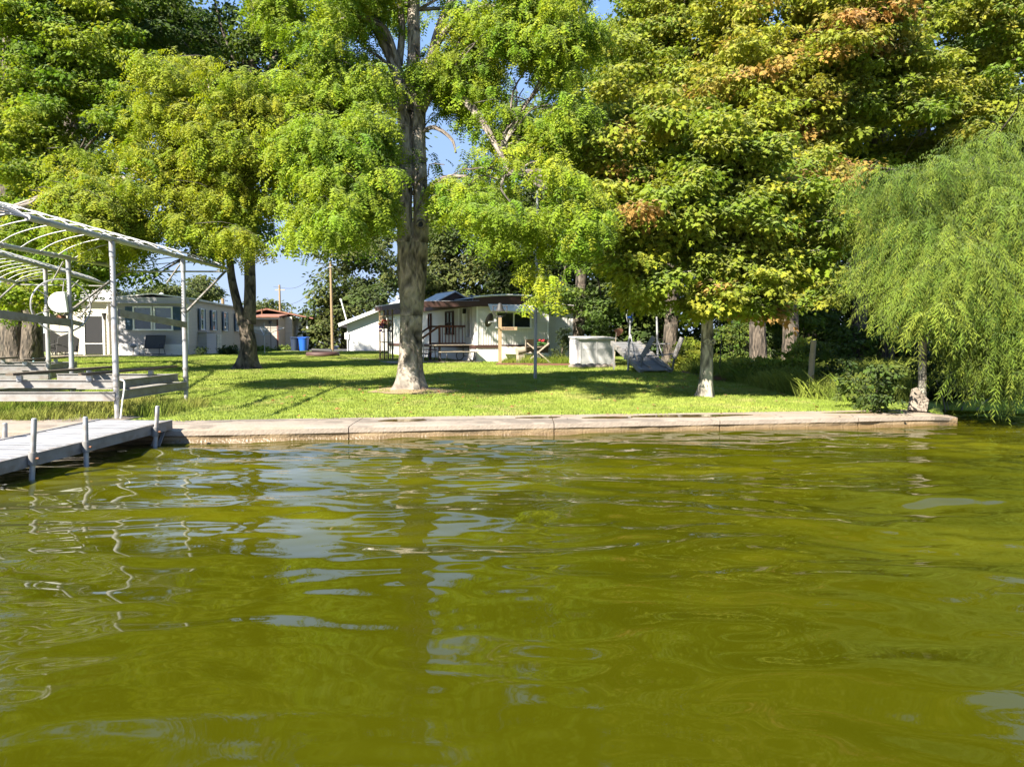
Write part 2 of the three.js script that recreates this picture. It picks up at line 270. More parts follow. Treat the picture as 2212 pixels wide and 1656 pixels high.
// ---------------------------------------------------------------- grass
let scatter, tuftGeo;
{
  R = rng(21);
  function tuft(n, r, h, lean, w) {
    const pos = [], ix = [];
    for (let i = 0; i < n; i++) {
      const x = rr(-r, r), z = rr(-r, r), a = rr(0, 6.283), H = h * rr(0.55, 1.15), l = lean * rr(0.2, 1.2) * H, b = rr(0, 6.283), ww = w * rr(0.7, 1.3), k = pos.length / 3;
      const dx = Math.cos(a) * ww / 2, dz = Math.sin(a) * ww / 2, lx = Math.cos(b) * l, lz = Math.sin(b) * l;
      pos.push(x - dx, -0.01, z - dz, x + dx, -0.01, z + dz, x + dx * 0.8 + lx * 0.4, H * 0.6, z + dz * 0.8 + lz * 0.4, x - dx * 0.8 + lx * 0.4, H * 0.6, z - dz * 0.8 + lz * 0.4, x + lx, H, z + lz);
      ix.push(k, k + 1, k + 2, k, k + 2, k + 3, k + 3, k + 2, k + 4);
    }
    const g = new THREE.BufferGeometry(); g.setAttribute('position', new THREE.Float32BufferAttribute(pos, 3)); g.setIndex(ix); g.computeVertexNormals(); return g;
  }
  const blade = new THREE.MeshPhysicalMaterial({ color: col(1, 1, 1), roughness: 0.75, side: THREE.DoubleSide, specularIntensity: 0.3, transmission: 0.3, thickness: 0 });
  blade.roughness = 1;
  scatter = (name, label, category, geo, spots, kind = 'stuff') => {
    const im = new THREE.InstancedMesh(geo, blade, spots.length), m = new THREE.Matrix4(), q = new THREE.Quaternion();
    spots.forEach(([x, z, s, c], i) => { m.compose(V(x, ground(x, z), z), q.setFromAxisAngle(V(0, 1, 0), R() * 6.283), V(s, s * rr(0.75, 1.25), s)); im.setMatrixAt(i, m); im.setColorAt(i, col(...c)); });
    im.name = name; im.castShadow = im.receiveShadow = true; scene.add(im); tag(im, label, category, null, kind); return im;
  };
  tuftGeo = tuft;
  const spots = [];
  for (let z = -12.7; z > -58; z -= z > -20 ? 0.26 : 0.36) for (let x = -26; x < 9.6; x += z > -20 ? 0.26 : 0.36) {
    const X = x + rr(-0.14, 0.14), Z = z + rr(-0.14, 0.14), s = shoreZ(X) - slabD(X) - Z;
    if (s < 0.04 || Math.abs(X) > -Z * 0.72 + 2 || X > lawnEdge(s) + 0.25 * (fbm(s * 0.9, 5, 2) - 0.5) || (X < -6.2 && s < 2.2 && X > -60)) continue;
    const rt = Math.hypot(X - TREE0.x, Z - TREE0.z); if (rt < 0.55 || (rt < 1.0 && R() < 0.6)) continue;
    const n = fbm(X * 0.45, Z * 0.45, 4), y = fbm(X * 1.6 + 40, Z * 1.6, 3);
    if (s < 0.5 && R() < 0.25) continue;
    const c = mix3(mix3([0.155, 0.225, 0.024], [0.30, 0.345, 0.062], clamp(n * 1.5 - 0.25, 0, 1)), [0.36, 0.32, 0.12], smooth(0.52, 0.74, y) * 0.7 * rr(0.3, 1)), k = rr(0.82, 1.15);
    spots.push([X, Z, (z > -20 ? 0.95 : 1.25) * (s < 0.4 ? 1.25 : 1), c.map((v) => v * k)]);
  }
  scatter('lawn_grass', 'short mown yellow-green grass covering the lakeside lawn', 'grass', tuft(70, 0.17, 0.042, 0.9, 0.011), spots);
  const tall = [];
  for (let i = 0; i < 900; i++) { const X = rr(-17, -6.1), s = rr(0.05, 2.6), Z = shoreZ(X) - slabD(X) - s; if (X > -6.9 && s < 0.6) continue; const n = fbm(X * 0.8, Z * 0.8, 3); tall.push([X, Z, rr(0.6, 1.15), mix3([0.12, 0.19, 0.012], [0.30, 0.28, 0.07], clamp(n * 1.4 - 0.2 + rr(-0.2, 0.2), 0, 1))]); }
  scatter('tall_grass', 'long unmown grass under and before the boat lifts', 'grass', tuft(46, 0.15, 0.24, 0.9, 0.010), tall);
}

// ---------------------------------------------------------------- dock
{
  const e0 = V(-5.2, 0, -11.72), dir = V(-0.1, 0, 1).normalize(), slope = Math.atan2(0.12, 3.0), turn = Math.atan2(dir.x, dir.z);
  const d = thing('boat_dock', 'light aluminium plank dock sloping from the seawall into the water', 'dock', [e0.x, 0.325, e0.z], turn);
  const deck = new THREE.Group(); deck.name = 'deck'; deck.rotation.x = slope * 0.62; d.add(deck);
  R = rng(3);
  const variants = [0.8, 0.92, 1.0, 1.12].map((k) => { const m = M.deck.clone(); m.color.multiplyScalar(k); return m; });
  const g = metreUV(bev(1.14, 0.03, 0.138, -0.61, 0, 0, 0, 0, 0, 0.006));
  for (let i = 0; i < 62; i++) { const p = part('plank', g, variants[Math.floor(R() * 4)], deck); p.position.set(0, 0.002 * R(), 0.09 + i * 0.152); }
  for (const x of [-0.022, -1.198]) for (const z of [2.36, 7.08]) part('side_rail', [bx(0.045, 0.135, 4.7, x, -0.05, z), bx(0.06, 0.012, 4.7, x, 0.021, z)], M.beam, deck);
  part('end_rail', bx(1.13, 0.13, 0.02, -0.61, -0.05, 0.0), M.aluDull, deck);
  parts('cross_brace', [0.6, 2.4, 4.6, 4.85, 7].map((z) => bx(1.1, 0.08, 0.05, -0.61, -0.07, z)), M.aluDull, deck);
  const post = (x, z, top, lean, leanX) => {   // pipe standing beside the rail in a sleeve
    const y = -0.325, p = part('post', [rod([x - leanX * 1.2, y - 0.8, z - lean * 0.9], [x + leanX * 0.5, top, z + lean * 0.4], 0.03, 0.03, 14), rod([x + leanX * 0.5, top, z + lean * 0.4], [x + leanX * 0.5, top + 0.012, z + lean * 0.4], 0.031, 0.02, 14)], M.galv, d);
    part('sleeve', [rod([x - leanX * 0.15, -0.16, z], [x, -0.02, z], 0.045, 0.045, 14), bx(0.05, 0.05, 0.05, x - 0.04, -0.1, z)], M.beam, p);
    part('set_bolt', rod([x + 0.02, -0.09, z], [x + 0.075, -0.09, z], 0.012, 0.012, 8), M.rust, p);
  };
  post(0.05, 0.55, 0.28, 0.04, 0.09); post(0.05, 2.12, 0.28, 0, 0.01); post(0.05, 3.05, 0.36, 0.05, 0.1); post(-1.27, 1.85, 0.16, 0.02, 0.04);
  parts('ramp_bracket', [bx(0.05, 0.02, 0.45, -0.05, -0.2, 0.22, 0.9), bx(0.05, 0.02, 0.45, -0.14, -0.2, 0.22, 0.9)], M.aluDull, d);
  // concrete strip of the boat ramp behind the dock end
  struct('boat_ramp', slabShape([[-6.55, -12.9], [-6.4, -14.1], [-7.5, -14.3], [-8.3, -13.2], [-9.6, -12.78], [-9.6, -12.4]], 0.06, 0.17), M.conc);
}

// ---------------------------------------------------------------- boat lifts with bare canopy frames
function boatLift(label, origin, turn, o) {
  const L = thing('boat_lift', label, 'boat lift', [origin[0], o.y, origin[1]], turn, 'boat lifts with bare canopy frames on the shore');
  const H = o.rail, wd = 2.42, dp = 2.82;
  const leg = (x, z, cut = 0) => {
    const p = part('leg', [rod([x, -0.3, z], [x, H - 0.05, z], 0.043, 0.043, 16), rod([x, 0.3, z], [x, 1.9, z], 0.05, 0.05, 16), rod([x, H - 0.3, z], [x, H - 0.04, z], 0.05, 0.05, 16)], M.galv, L);
    parts('collar', [0.34, 0.56, 0.74, 1.93].map((y) => rod([x, y, z], [x, y + 0.045, z], 0.06, 0.06, 14)), M.beam, p);
    const holes = []; for (let k = 0; k < 11; k++) holes.push(rod([x - 0.02, 2.0 + k * 0.06, z + 0.04], [x - 0.02, 2.0 + k * 0.06, z + 0.0525], 0.009, 0.009, 6));
    part('adjuster_holes', holes, M.dark, p).userData.kind = 'stuff';
  };
  for (const [x, z] of o.legs ?? [[0, 0], [0.05, -dp], [-wd - 0.05, -0.2], [-wd, -dp - 0.25]]) leg(x, z);
  // canopy
  for (const x of [0, -wd]) {
    part('canopy_rail', [rod([x, H, o.near], [x, H, o.far], 0.045, 0.045, 16), ...[0.25, 0.42, 0.62, 0.8].map((t) => { const z = lerp(o.near, o.far, t); return rod([x, H, z - 0.06], [x, H, z + 0.06], 0.052, 0.052, 14); })], M.galv, L);
  }
  const bow = (z, up, fwd = 0) => { const pts = []; for (let k = 0; k <= 10; k++) { const t = k / 10, s = Math.sin(t * Math.PI); pts.push([-wd * t, H + up * Math.pow(s, 0.75), z + fwd * Math.pow(s, 0.75)]); } return tube(pts, 0.0115, 28, 7); };
  for (let z = o.near - 0.05; z > o.far + 0.1; z -= 0.62) part('bow', bow(z, 0.36), M.galv, L);
  [[0.34, 0.35], [0.30, 0.75], [0.20, 1.1], [0.04, 1.45]].forEach(([u, f]) => part('end_bow', bow(o.near, u, f), M.galv, L));
  [[0.32, -0.4], [0.22, -0.75]].forEach(([u, f]) => part('end_bow', bow(o.far, u, f), M.galv, L));
  part('ridge_tube', rod([-wd / 2, H + 0.36, o.near], [-wd / 2, H + 0.36, o.far], 0.013, 0.013, 7), M.galv, L);
  part('end_crossbar', rod([0.05, H - 0.07, o.far], [-wd - 0.05, H - 0.07, o.far], 0.022, 0.022, 10), M.galv, L);
  for (const x of [0, -wd]) { part('brace', bar([x, 1.86, -dp - 0.05], [x, H - 0.07, o.far + 0.1], 0.04, 0.04), M.beam, L); part('brace', bar([x, H - 0.1, -dp - 0.06], [x - 0.5, H - 0.5, -dp - 0.5], 0.025, 0.025), M.beam, L); }
  // boards two metres up, low frame, cradle and bunks
  part('guide_board', bar([0.06, 1.82, -0.05], [0.1, 1.66, -dp + 0.02], 0.03, 0.12), M.beam, L);
  part('guide_board', bar([-wd, 1.86, 0.1], [-wd + 0.02, 1.70, -dp - 0.3], 0.035, 0.15), M.beam, L);
  const chan = (p, q, h = 0.145) => { const a = V(...p), b = V(...q), f = (dy, w, hh) => bar(a.clone().add(V(0, dy, 0)), b.clone().add(V(0, dy, 0)), w, hh); return [f(0, 0.02, h), f(h / 2, 0.07, 0.012), f(-h / 2, 0.07, 0.012)]; };
  part('lower_beam', chan([0, 0.4, 0.06], [-wd - 0.1, 0.4, 0.06]), M.beam, L); part('lower_beam', chan([0.03, 0.41, 0], [0.07, 0.41, -dp]), M.beam, L);
  part('lower_beam', chan([0, 0.4, -dp - 0.06], [-wd, 0.4, -dp - 0.2]), M.beam, L); part('lower_beam', chan([-wd - 0.03, 0.4, 0], [-wd - 0.03, 0.4, -dp - 0.2]), M.beam, L);
  part('cradle_beam', chan([-0.08, 0.59, -0.25], [-wd, 0.6, -0.25], 0.13), M.beam, L); part('cradle_beam', chan([-0.1, 0.585, -0.1], [-0.08, 0.585, -dp + 0.1], 0.14), M.beam, L);
  part('cradle_beam', chan([-0.08, 0.59, -dp + 0.3], [-wd, 0.6, -dp + 0.3], 0.13), M.beam, L);
  part('bunk', bar([-0.6, 0.77, -0.05], [-0.55, 0.77, -dp - 0.9], 0.13, 0.045), M.woodDark, L); part('bunk', bar([-1.8, 0.77, 0.0], [-1.75, 0.77, -dp - 0.6], 0.13, 0.045), M.woodDark, L);
  parts('bunk_bracket', [[-0.58, -0.25], [-0.53, -dp + 0.3], [-1.78, -0.25], [-1.77, -dp + 0.3]].map(([x, z]) => bx(0.09, 0.1, 0.06, x, 0.69, z)), M.steel, L);
  if (o.wheel) {
    const [x, z] = o.wheel, w = new THREE.Group(); w.name = 'hoist_wheel'; w.position.set(x - 0.12, 2.06, z + 0.1); w.rotation.y = 0.72; L.add(w);
    part('rim', ring(0.55, 0.017, 0, 0, 0), M.galv, w);
    parts('spoke', [0, 1, 2, 3, 4, 5].map((k) => rod([0, 0, 0], [Math.cos(k * 1.047 + 0.4) * 0.55, Math.sin(k * 1.047 + 0.4) * 0.55, 0], 0.009, 0.009, 7)), M.galv, w);
    part('hub', rod([0, 0, -0.12], [0, 0, 0.1], 0.04, 0.04, 14), M.beam, w);
    const hs = new THREE.Shape(); hs.absarc(0, 0, 0.2, Math.PI * 0.5, Math.PI * 1.5); hs.lineTo(0.1, -0.2); hs.lineTo(0.1, 0.2); hs.closePath();
    const hg = new THREE.ExtrudeGeometry(hs, { depth: 0.2, bevelEnabled: true, bevelThickness: 0.012, bevelSize: 0.012, bevelSegments: 2 });
    part('winch_cover', place(hg, x - 0.1, 2.12, z + 0.12, 0, 0.35, 0.1), M.white, L);
    part('winch_drum', rod([x - 0.1, 1.82, z + 0.05], [x - 0.1, 1.82, z + 0.24], 0.05, 0.05, 14), M.rust, L);
  }
  return L;
}
boatLift('galvanized boat lift beside the dock with a hoist wheel and canopy bows', [-6.77, -13.12], 0.02, { y: 0.21, rail: 3.06, near: 2.35, far: -5.55, wheel: [-2.42, -3.07] });
boatLift('galvanized boat lift cut off by the left edge, standing behind the wheeled one', [-11.1, -18.4], 0.27, { y: 0.3, rail: 2.98, near: 3.1, far: -5.8, legs: [[0, 0], [-2.47, -0.2], [-2.42, -3.07]] });
{
  const p = gp(257, 906);
  single('drain_pipe', tube([[p.x + 0.02, 0.2, p.z], [p.x + 0.06, 0.5, p.z], [p.x + 0.11, 0.82, p.z], [p.x + 0.1, 0.87, p.z], [p.x + 0.04, 0.89, p.z]], 0.014, 20, 8), M.white, 'thin bent white pipe standing beside the near leg of the boat lift', 'pipe');
  const s = gp(73, 808); single('marker_stake', rod([s.x, s.y - 0.2, s.z], [s.x, s.y + 0.55, s.z], 0.035, 0.035, 12), mat([0.2, 0.33, 0.38], 0.6), 'short blue-grey stake near the foot of the thick left trunk', 'stake');
}

let globalLilac;
// ---------------------------------------------------------------- houses
function boards(parent, m, x0, x1, y0, y1, z, step, face = 'z', sx = 1) {   // clapboards, each a piece, on a wall facing +z (or along z, facing +x or -x)
  const n = Math.round((y1 - y0) / step), h = (y1 - y0) / n, w = x1 - x0;
  const g = face === 'z' ? bx(w, h * 1.04, 0.018, 0, 0, 0, -0.09) : bx(0.018, h * 1.04, w, 0, 0, 0, 0, 0, -0.09 * -sx);
  for (let i = 0; i < n; i++) { const b = part('siding_board', g, m, parent); const y = y0 + h * (i + 0.5); if (face === 'z') b.position.set((x0 + x1) / 2, y, z + 0.012); else b.position.set(z + 0.012 * sx, y, (x0 + x1) / 2); }
}
// a sash window in the local frame of its own group: w x h, facing +z
function sash(parent, w, h, pos, ry, frameM, o = {}) {
  const g = new THREE.Group(); g.name = 'window'; g.position.set(...pos); g.rotation.y = ry; parent.add(g);
  const t = o.t ?? 0.06, panes = o.cols ?? 1;
  const f = [bx(w + 2 * t, t, 0.09, 0, h / 2 + t / 2, 0), bx(w + 2 * t + 0.04, t, 0.12, 0, -h / 2 - t / 2, 0), bx(t, h, 0.09, -w / 2 - t / 2, 0, 0), bx(t, h, 0.09, w / 2 + t / 2, 0, 0)];
  if (!o.plain) f.push(bx(w, t * 0.7, 0.07, 0, 0, 0));
  for (let k = 1; k < panes; k++) f.push(bx(t * 0.7, h, 0.068, -w / 2 + w * k / panes, 0, 0));
  part('frame', f, frameM, g);
  part('pane', bx(w, h, 0.006, 0, 0, -0.012), M.pane, g);
  part('blind', bx(w, h * (o.blind ?? 0.5), 0.008, 0, h / 2 - h * (o.blind ?? 0.5) / 2, -0.034), o.blindM ?? M.blind, g);
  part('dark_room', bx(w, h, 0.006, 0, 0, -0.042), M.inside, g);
  if (o.shutter) for (const s of [-1, 1]) { if (o.shutter === 'L' && s > 0 || o.shutter === 'R' && s < 0) continue; const sw = o.sw ?? 0.36, q = part('shutter', [bx(sw, h + 0.12, 0.035, s * (w / 2 + t + sw / 2 + 0.01), 0, 0.012)], M.shutter, g); const sl = []; for (let k = 0; k < 14; k++) sl.push(bx(sw - 0.08, 0.03, 0.02, s * (w / 2 + t + sw / 2 + 0.01), -h / 2 + (k + 0.5) * h / 14, 0.034, 0.5)); part('slat', sl, M.shutter, q); }
  return g;
}
const rib = (w, h, z, pitch = 0.1, d = 0.012) => { const n = Math.round(w / pitch), p = [], l = []; for (let i = 0; i < n; i++) l.push(bx(pitch * 0.35, h, d, -w / 2 + (i + 0.5) * w / n, 0, z)); return l; };
{ // pale end-on house on the left with blue shutters
  const C = gp(408, 767), H = thing('mobile_home', 'long lilac-grey sided house with blue shutters behind the boat lift', 'house', [C.x, C.y - 0.05, C.z], 0.139), w = 4.15, L = 21, h = 3.5;
  const fw = part('wall', bx(w, h, 0.1, -w / 2, h / 2, -0.05), M.sideLilac, H, 'end wall of lilac-grey clapboard');
  boards(fw, M.sideLilac, -w, 0, 0.72, h - 0.34, 0, 0.185);
  parts('corner_trim', [bx(0.14, h - 0.3, 0.06, -0.05, h / 2 - 0.1, 0.03), bx(0.14, h - 0.3, 0.06, -w + 0.05, h / 2 - 0.1, 0.03)], M.sideWhite, fw);
  part('skirting', [bx(w + 0.04, 0.72, 0.06, -w / 2, 0.36, 0.03), ...rib(w, 0.66, 0.066, 0.16).map((g) => g.translate(-w / 2, 0.36, 0))], M.sideWhite, H);
  const sw = part('wall', bx(0.1, h, L, -0.05, h / 2, -L / 2), M.sideTan, H, 'long tan-grey clapboard side wall');
  boards(sw, M.sideTan, -L, -0.02, 0.6, h - 0.12, 0, 0.2, 'x');
  part('wall', [bx(0.1, h, L, -w + 0.05, h / 2, -L / 2), bx(w, h, 0.1, -w / 2, h / 2, -L + 0.05)], M.sideLilac, H);
  part('roof', [bx(w / 2 + 0.25, 0.08, L + 0.3, -w / 4 + 0.1, h + 0.14, -L / 2, 0, 0, -0.12), bx(w / 2 + 0.25, 0.08, L + 0.3, -w * 3 / 4 - 0.1, h + 0.14, -L / 2, 0, 0, 0.12)], M.sideWhite, H);
  part('fascia', [bx(w + 0.2, 0.34, 0.2, -w / 2, h - 0.12, 0.12), bx(w + 0.3, 0.05, 0.34, -w / 2, h - 0.31, 0.17), bx(0.06, 0.14, L, 0.1, h - 0.03, -L / 2)], M.sideLilac, H);
  for (const [x, s] of [[-2.6, 'L'], [-1.42, 'R']]) sash(H, 0.94, 1.28, [x, 2.28, 0.095], 0, M.white, { shutter: s, sw: 0.42, t: 0.09, blind: 0.52, blindM: M.blindDim });
  for (const [z, ww] of [[-2.9, 0.75], [-6.0, 0.8], [-9.4, 0.8], [-13.4, 0.8], [-17.5, 0.8]]) sash(H, ww, 1.25, [0.095, 2.3, z], Math.PI / 2, M.white, { shutter: true, sw: 0.4, blind: 0.52, blindM: mat([0.34, 0.24, 0.18], 0.9) });
  const cw = part('lean_to', [bx(0.5, 1.45, 3.1, 0.28, 0.72, -3.6), bx(0.62, 0.05, 3.3, 0.3, 1.48, -3.6)], M.sideLilac, H, 'low storage box of white boards against the side wall');
  boards(cw, M.sideLilac, -4.4, -2.05, 0, 1.4, 0.54, 0.14, 'x');
  parts('door', [bx(0.05, 1.3, 0.62, 0.56, 0.68, -5.0), bx(0.05, 1.3, 0.62, 0.56, 0.68, -5.66)], M.sideCream, H); part('door_louvers', [ ...[0.2, 0.45, 0.7, 0.95, 1.2].flatMap((y) => [bx(0.02, 0.05, 0.5, 0.595, y, -5.0), bx(0.02, 0.05, 0.5, 0.595, y, -5.66)])], M.sideCream, H);
  part('roof_vent', [rod([-2.4, h + 0.1, -3], [-2.4, h + 0.42, -3], 0.1, 0.1, 12), rod([-2.4, h + 0.42, -3], [-2.4, h + 0.52, -3], 0.17, 0.03, 12)], M.alu, H);
  // enclosed porch wing to the left, set back
  const px0 = -8.6, pz = -1.2, ph = 3.35, pw = part('porch_wing', bx(-w - px0, ph, 6, (px0 - w) / 2, ph / 2, pz - 3), M.sideCream, H, 'cream enclosed porch wing with dark screen door');
  boards(pw, M.sideCream, px0, -w, 0.1, ph, pz, 0.2);
  part('porch_roof', bx(-w - px0 + 0.5, 0.1, 6.6, (px0 - w) / 2 - 0.1, ph + 0.12, pz - 2.9, 0.03), M.sideWhite, H);
  const dr = part('screen_door', [bx(1.02, 2.3, 0.05, -5.85, 1.25, pz + 0.05)], M.inside, H);
  part('door_frame', [bx(0.1, 2.45, 0.1, -6.42, 1.25, pz + 0.07), bx(0.1, 2.45, 0.1, -5.28, 1.25, pz + 0.07), bx(1.24, 0.1, 0.1, -5.85, 2.48, pz + 0.07), bx(1.02, 0.05, 0.04, -5.85, 0.75, pz + 0.09)], M.white, dr);
  part('downspout', rod([-5.0, 0.1, pz + 0.09], [-5.0, 3.2, pz + 0.09], 0.05, 0.05, 10), M.white, H);
  part('flower_bracket', [rod([-5.12, 2.8, pz + 0.05], [-5.12, 2.86, pz + 0.4], 0.014, 0.014, 6), rod([-5.12, 2.2, pz + 0.36], [-5.12, 2.62, pz + 0.36], 0.05, 0.16, 12)], M.dark, H);
  part('patio_slab', bx(9.4, 0.1, 2.6, -4.9, 0.03, 1.0), M.conc, H);
  globalLilac = H;
  // things on the patio, in the house's own axes
  H.updateMatrixWorld(true);
  const at = (x, z) => { const p = H.localToWorld(V(x, 0.08, z)); return [p.x, p.y, p.z]; };
  const gl = thing('patio_glider', 'dark sling double glider seat below the shuttered front windows', 'outdoor seat', at(-1.9, 0.75), 0.139 - 0.25);
  part('seat', [bx(0.58, 0.02, 0.52, -0.3, 0.42, 0.02, 0.12), bx(0.58, 0.02, 0.52, 0.3, 0.42, 0.02, 0.12)], M.dark, gl);
  part('backrest', [bx(0.58, 0.78, 0.02, -0.3, 0.78, -0.3, -0.3), bx(0.58, 0.78, 0.02, 0.3, 0.78, -0.3, -0.3)], M.dark, gl);
  part('frame', [-0.62, 0, 0.62].flatMap((x) => [rod([x, 0.4, 0.28], [x, 0.4, -0.22], 0.018), rod([x, 0.4, -0.2], [x, 1.17, -0.42], 0.018), ...(x ? [tube([[x, 0.62, -0.28], [x, 0.64, 0.1], [x, 0.6, 0.3], [x, 0.4, 0.3]], 0.018, 14), rod([x, 0.4, 0.28], [x, 0.1, 0.3], 0.016), rod([x, 0.05, -0.4], [x, 0.05, 0.4], 0.02), rod([x, 0.4, -0.2], [x, 0.08, -0.32], 0.016)] : [])]).concat([rod([-0.62, 1.17, -0.42], [0.62, 1.17, -0.42], 0.018), rod([-0.62, 0.06, 0.3], [0.62, 0.06, 0.3], 0.016), rod([-0.62, 0.06, -0.3], [0.62, 0.06, -0.3], 0.016)]), M.black, gl);
  const ch = [['grill', -8.9, 0.9, 0.55, 'covered chair stack nearest the thick left trunk'], ['grill', -7.5, 1.05, -0.1, 'dark covered grill standing in front of the screen door'], ['grill', -6.55, 0.95, -0.5, 'dark covered grill right of the screen door, tipped shut']];
  ch.forEach(([n, x, z, ry, label], i) => {
    const t = thing('covered_grill', label, 'grill', at(x, z), 0.139 + ry);
    const s = new THREE.Shape(); s.moveTo(-0.55, 0.22); s.lineTo(0.5, 0.22); s.lineTo(0.58, 0.95); s.lineTo(0.12, 1.28); s.lineTo(-0.42, 1.05); s.closePath();
    const g = new THREE.ExtrudeGeometry(s, { depth: 0.6, bevelEnabled: true, bevelSize: 0.03, bevelThickness: 0.03, bevelSegments: 2 }); g.translate(0, 0, -0.3); if (i === 1) g.scale(1.15, 1.1, 1); g.rotateY(i * 0.4);
    part('cover', g, M.dark, t); part('frame', [[-0.5, -0.25], [0.45, -0.25], [-0.5, 0.25], [0.45, 0.25]].flatMap(([a, b]) => [rod([a, 0, b], [a, 0.9, b * 1.2], 0.02)]).concat([rod([-0.5, 0.12, 0.33], [0.5, 0.12, 0.33], 0.018), rod([-0.62, 0.3, 0.36], [0.7, 0.75, 0.36], 0.016)]), M.black, t);
    part('wheel', ring(0.11, 0.025, 0.46, 0.12, 0.33), M.black, t);
  });
  const bd = thing('garden_ornament', 'small metal crane ornament standing left of the glider', 'ornament', at(-2.95, 0.8), 0);
  parts('leg', [rod([-0.03, 0, 0], [0, 0.5, 0], 0.012), rod([0.03, 0, 0], [0, 0.5, 0], 0.012)], M.rust, bd); part('body', new THREE.SphereGeometry(0.16, 14, 10).scale(1.3, 0.8, 0.8).translate(0, 0.55, 0), M.lead, bd); part('neck', tube([[-0.1, 0.6, 0], [-0.22, 0.8, 0], [-0.18, 1.0, 0], [-0.28, 1.05, 0]], 0.018, 14), M.lead, bd);
}
{ // blue-grey house at the far left with a dark gable roof
  const C = gp(128, 757), H = thing('lake_house', 'blue-grey sided house with a dark shingle roof at the far left', 'house', [C.x - 0.4, C.y, C.z - 6], 0.12), w = 12, h = 3.1, d = 8;
  const fw = part('wall', bx(w, h, d, -w / 2, h / 2, -d / 2), M.sideBlue, H); boards(fw, M.sideBlue, -w, 0, 0.5, h - 0.1, 0, 0.22);
  part('skirting', bx(w + 0.05, 0.5, 0.06, -w / 2, 0.25, 0.03), M.sideWhite, H);
  const roof = (z0, s) => { const sh = new THREE.Shape(); sh.moveTo(0.5, 0); sh.lineTo(-0.5, 0); };
  const rf = part('roof', [bx(w + 0.8, 0.1, 5.0, -w / 2, h + 1.15, -d / 2 + 2.1, 0.5), bx(w + 0.8, 0.1, 5.0, -w / 2, h + 1.15, -d / 2 - 2.1, -0.5)], M.shingle, H);
  const gsh = new THREE.Shape(); gsh.moveTo(0.1, 0); gsh.lineTo(-d - 0.1, 0); gsh.lineTo(-d / 2, 2.3); gsh.closePath();
  part('gable', place(new THREE.ExtrudeGeometry(gsh, { depth: 0.1, bevelEnabled: false }), -0.1, h, 0, 0, -Math.PI / 2).toNonIndexed(), M.sideBlue, rf);
  part('fascia', bx(w + 0.8, 0.2, 0.05, -w / 2, h + 0.02, 0.36), M.sideWhite, rf);
  for (const x of [-0.9, -5.2, -9]) sash(H, 0.9, 1.2, [x, 1.8, 0.095], 0, M.white, { shutter: true, blind: 0.4, blindM: M.blindDim });
  part('chimney', [bx(0.4, 0.5, 0.4, -2.5, h + 2.6, -d / 2)], M.rust, rf);
}
{ // red-roofed house beyond the forked tree
  const C = W(601, 747, 64), H = thing('red_roof_house', 'tan house with a red shingle roof right of the forked trunk', 'house', [C.x, 0.58, C.z], 0.15), h = 2.75;
  const aw = part('wall', bx(7, h + 0.05, 9, -3.5, h / 2, -4.5), M.sideTan, H); boards(aw, M.sideTan, -7, 0, 0.1, h, 0, 0.22);
  parts('corner_trim', [bx(0.12, h, 0.06, -0.04, h / 2, 0.04)], M.redWood, aw);
  part('roof', [bx(7.6, 0.12, 5.3, -3.6, h + 0.17, -2.0, 0.06), bx(7.6, 0.12, 5.3, -3.6, h + 0.17, -7.1, -0.06)], M.redShingle, H);
  part('fascia', bx(7.6, 0.2, 0.06, -3.6, h - 0.08, 0.5), M.white, H);
  parts('vent_pipe', [rod([-1.6, h + 0.3, -2], [-1.6, h + 0.75, -2], 0.06), rod([-3.2, h + 0.3, -2], [-3.2, h + 0.8, -2], 0.08)], M.rust, H);
  const B = part('garage_wing', bx(5, 2.9, 17, -1.9, 1.45, -13), M.cream, H, 'cream wing with a porch running back from the tan wall');
  part('porch_roof', [bx(4.2, 0.12, 17.6, 0.3, 3.2, -13.4, 0, 0, -0.2), bx(4.0, 0.12, 17.6, -3.5, 3.2, -13.4, 0, 0, 0.2)], M.redShingle, H);
  part('wall', bx(0.62, 2.9, 0.4, 0.28, 1.45, -4.3), M.sideCream, H);
  parts('porch_post', [-5.5, -8.5, -11.5, -15].map((z) => bx(0.16, 2.7, 0.16, 1.75, 1.35, z)), M.white, H);
  parts('door', [bx(0.06, 2.1, 0.95, 0.62, 1.1, -7), bx(0.06, 1.3, 1.2, 0.62, 1.5, -11)], M.sideWhite, H);
  part('window', [bx(0.9, 2.0, 0.05, -4.2, 1.25, 0.03)], M.sideWhite, H);
}
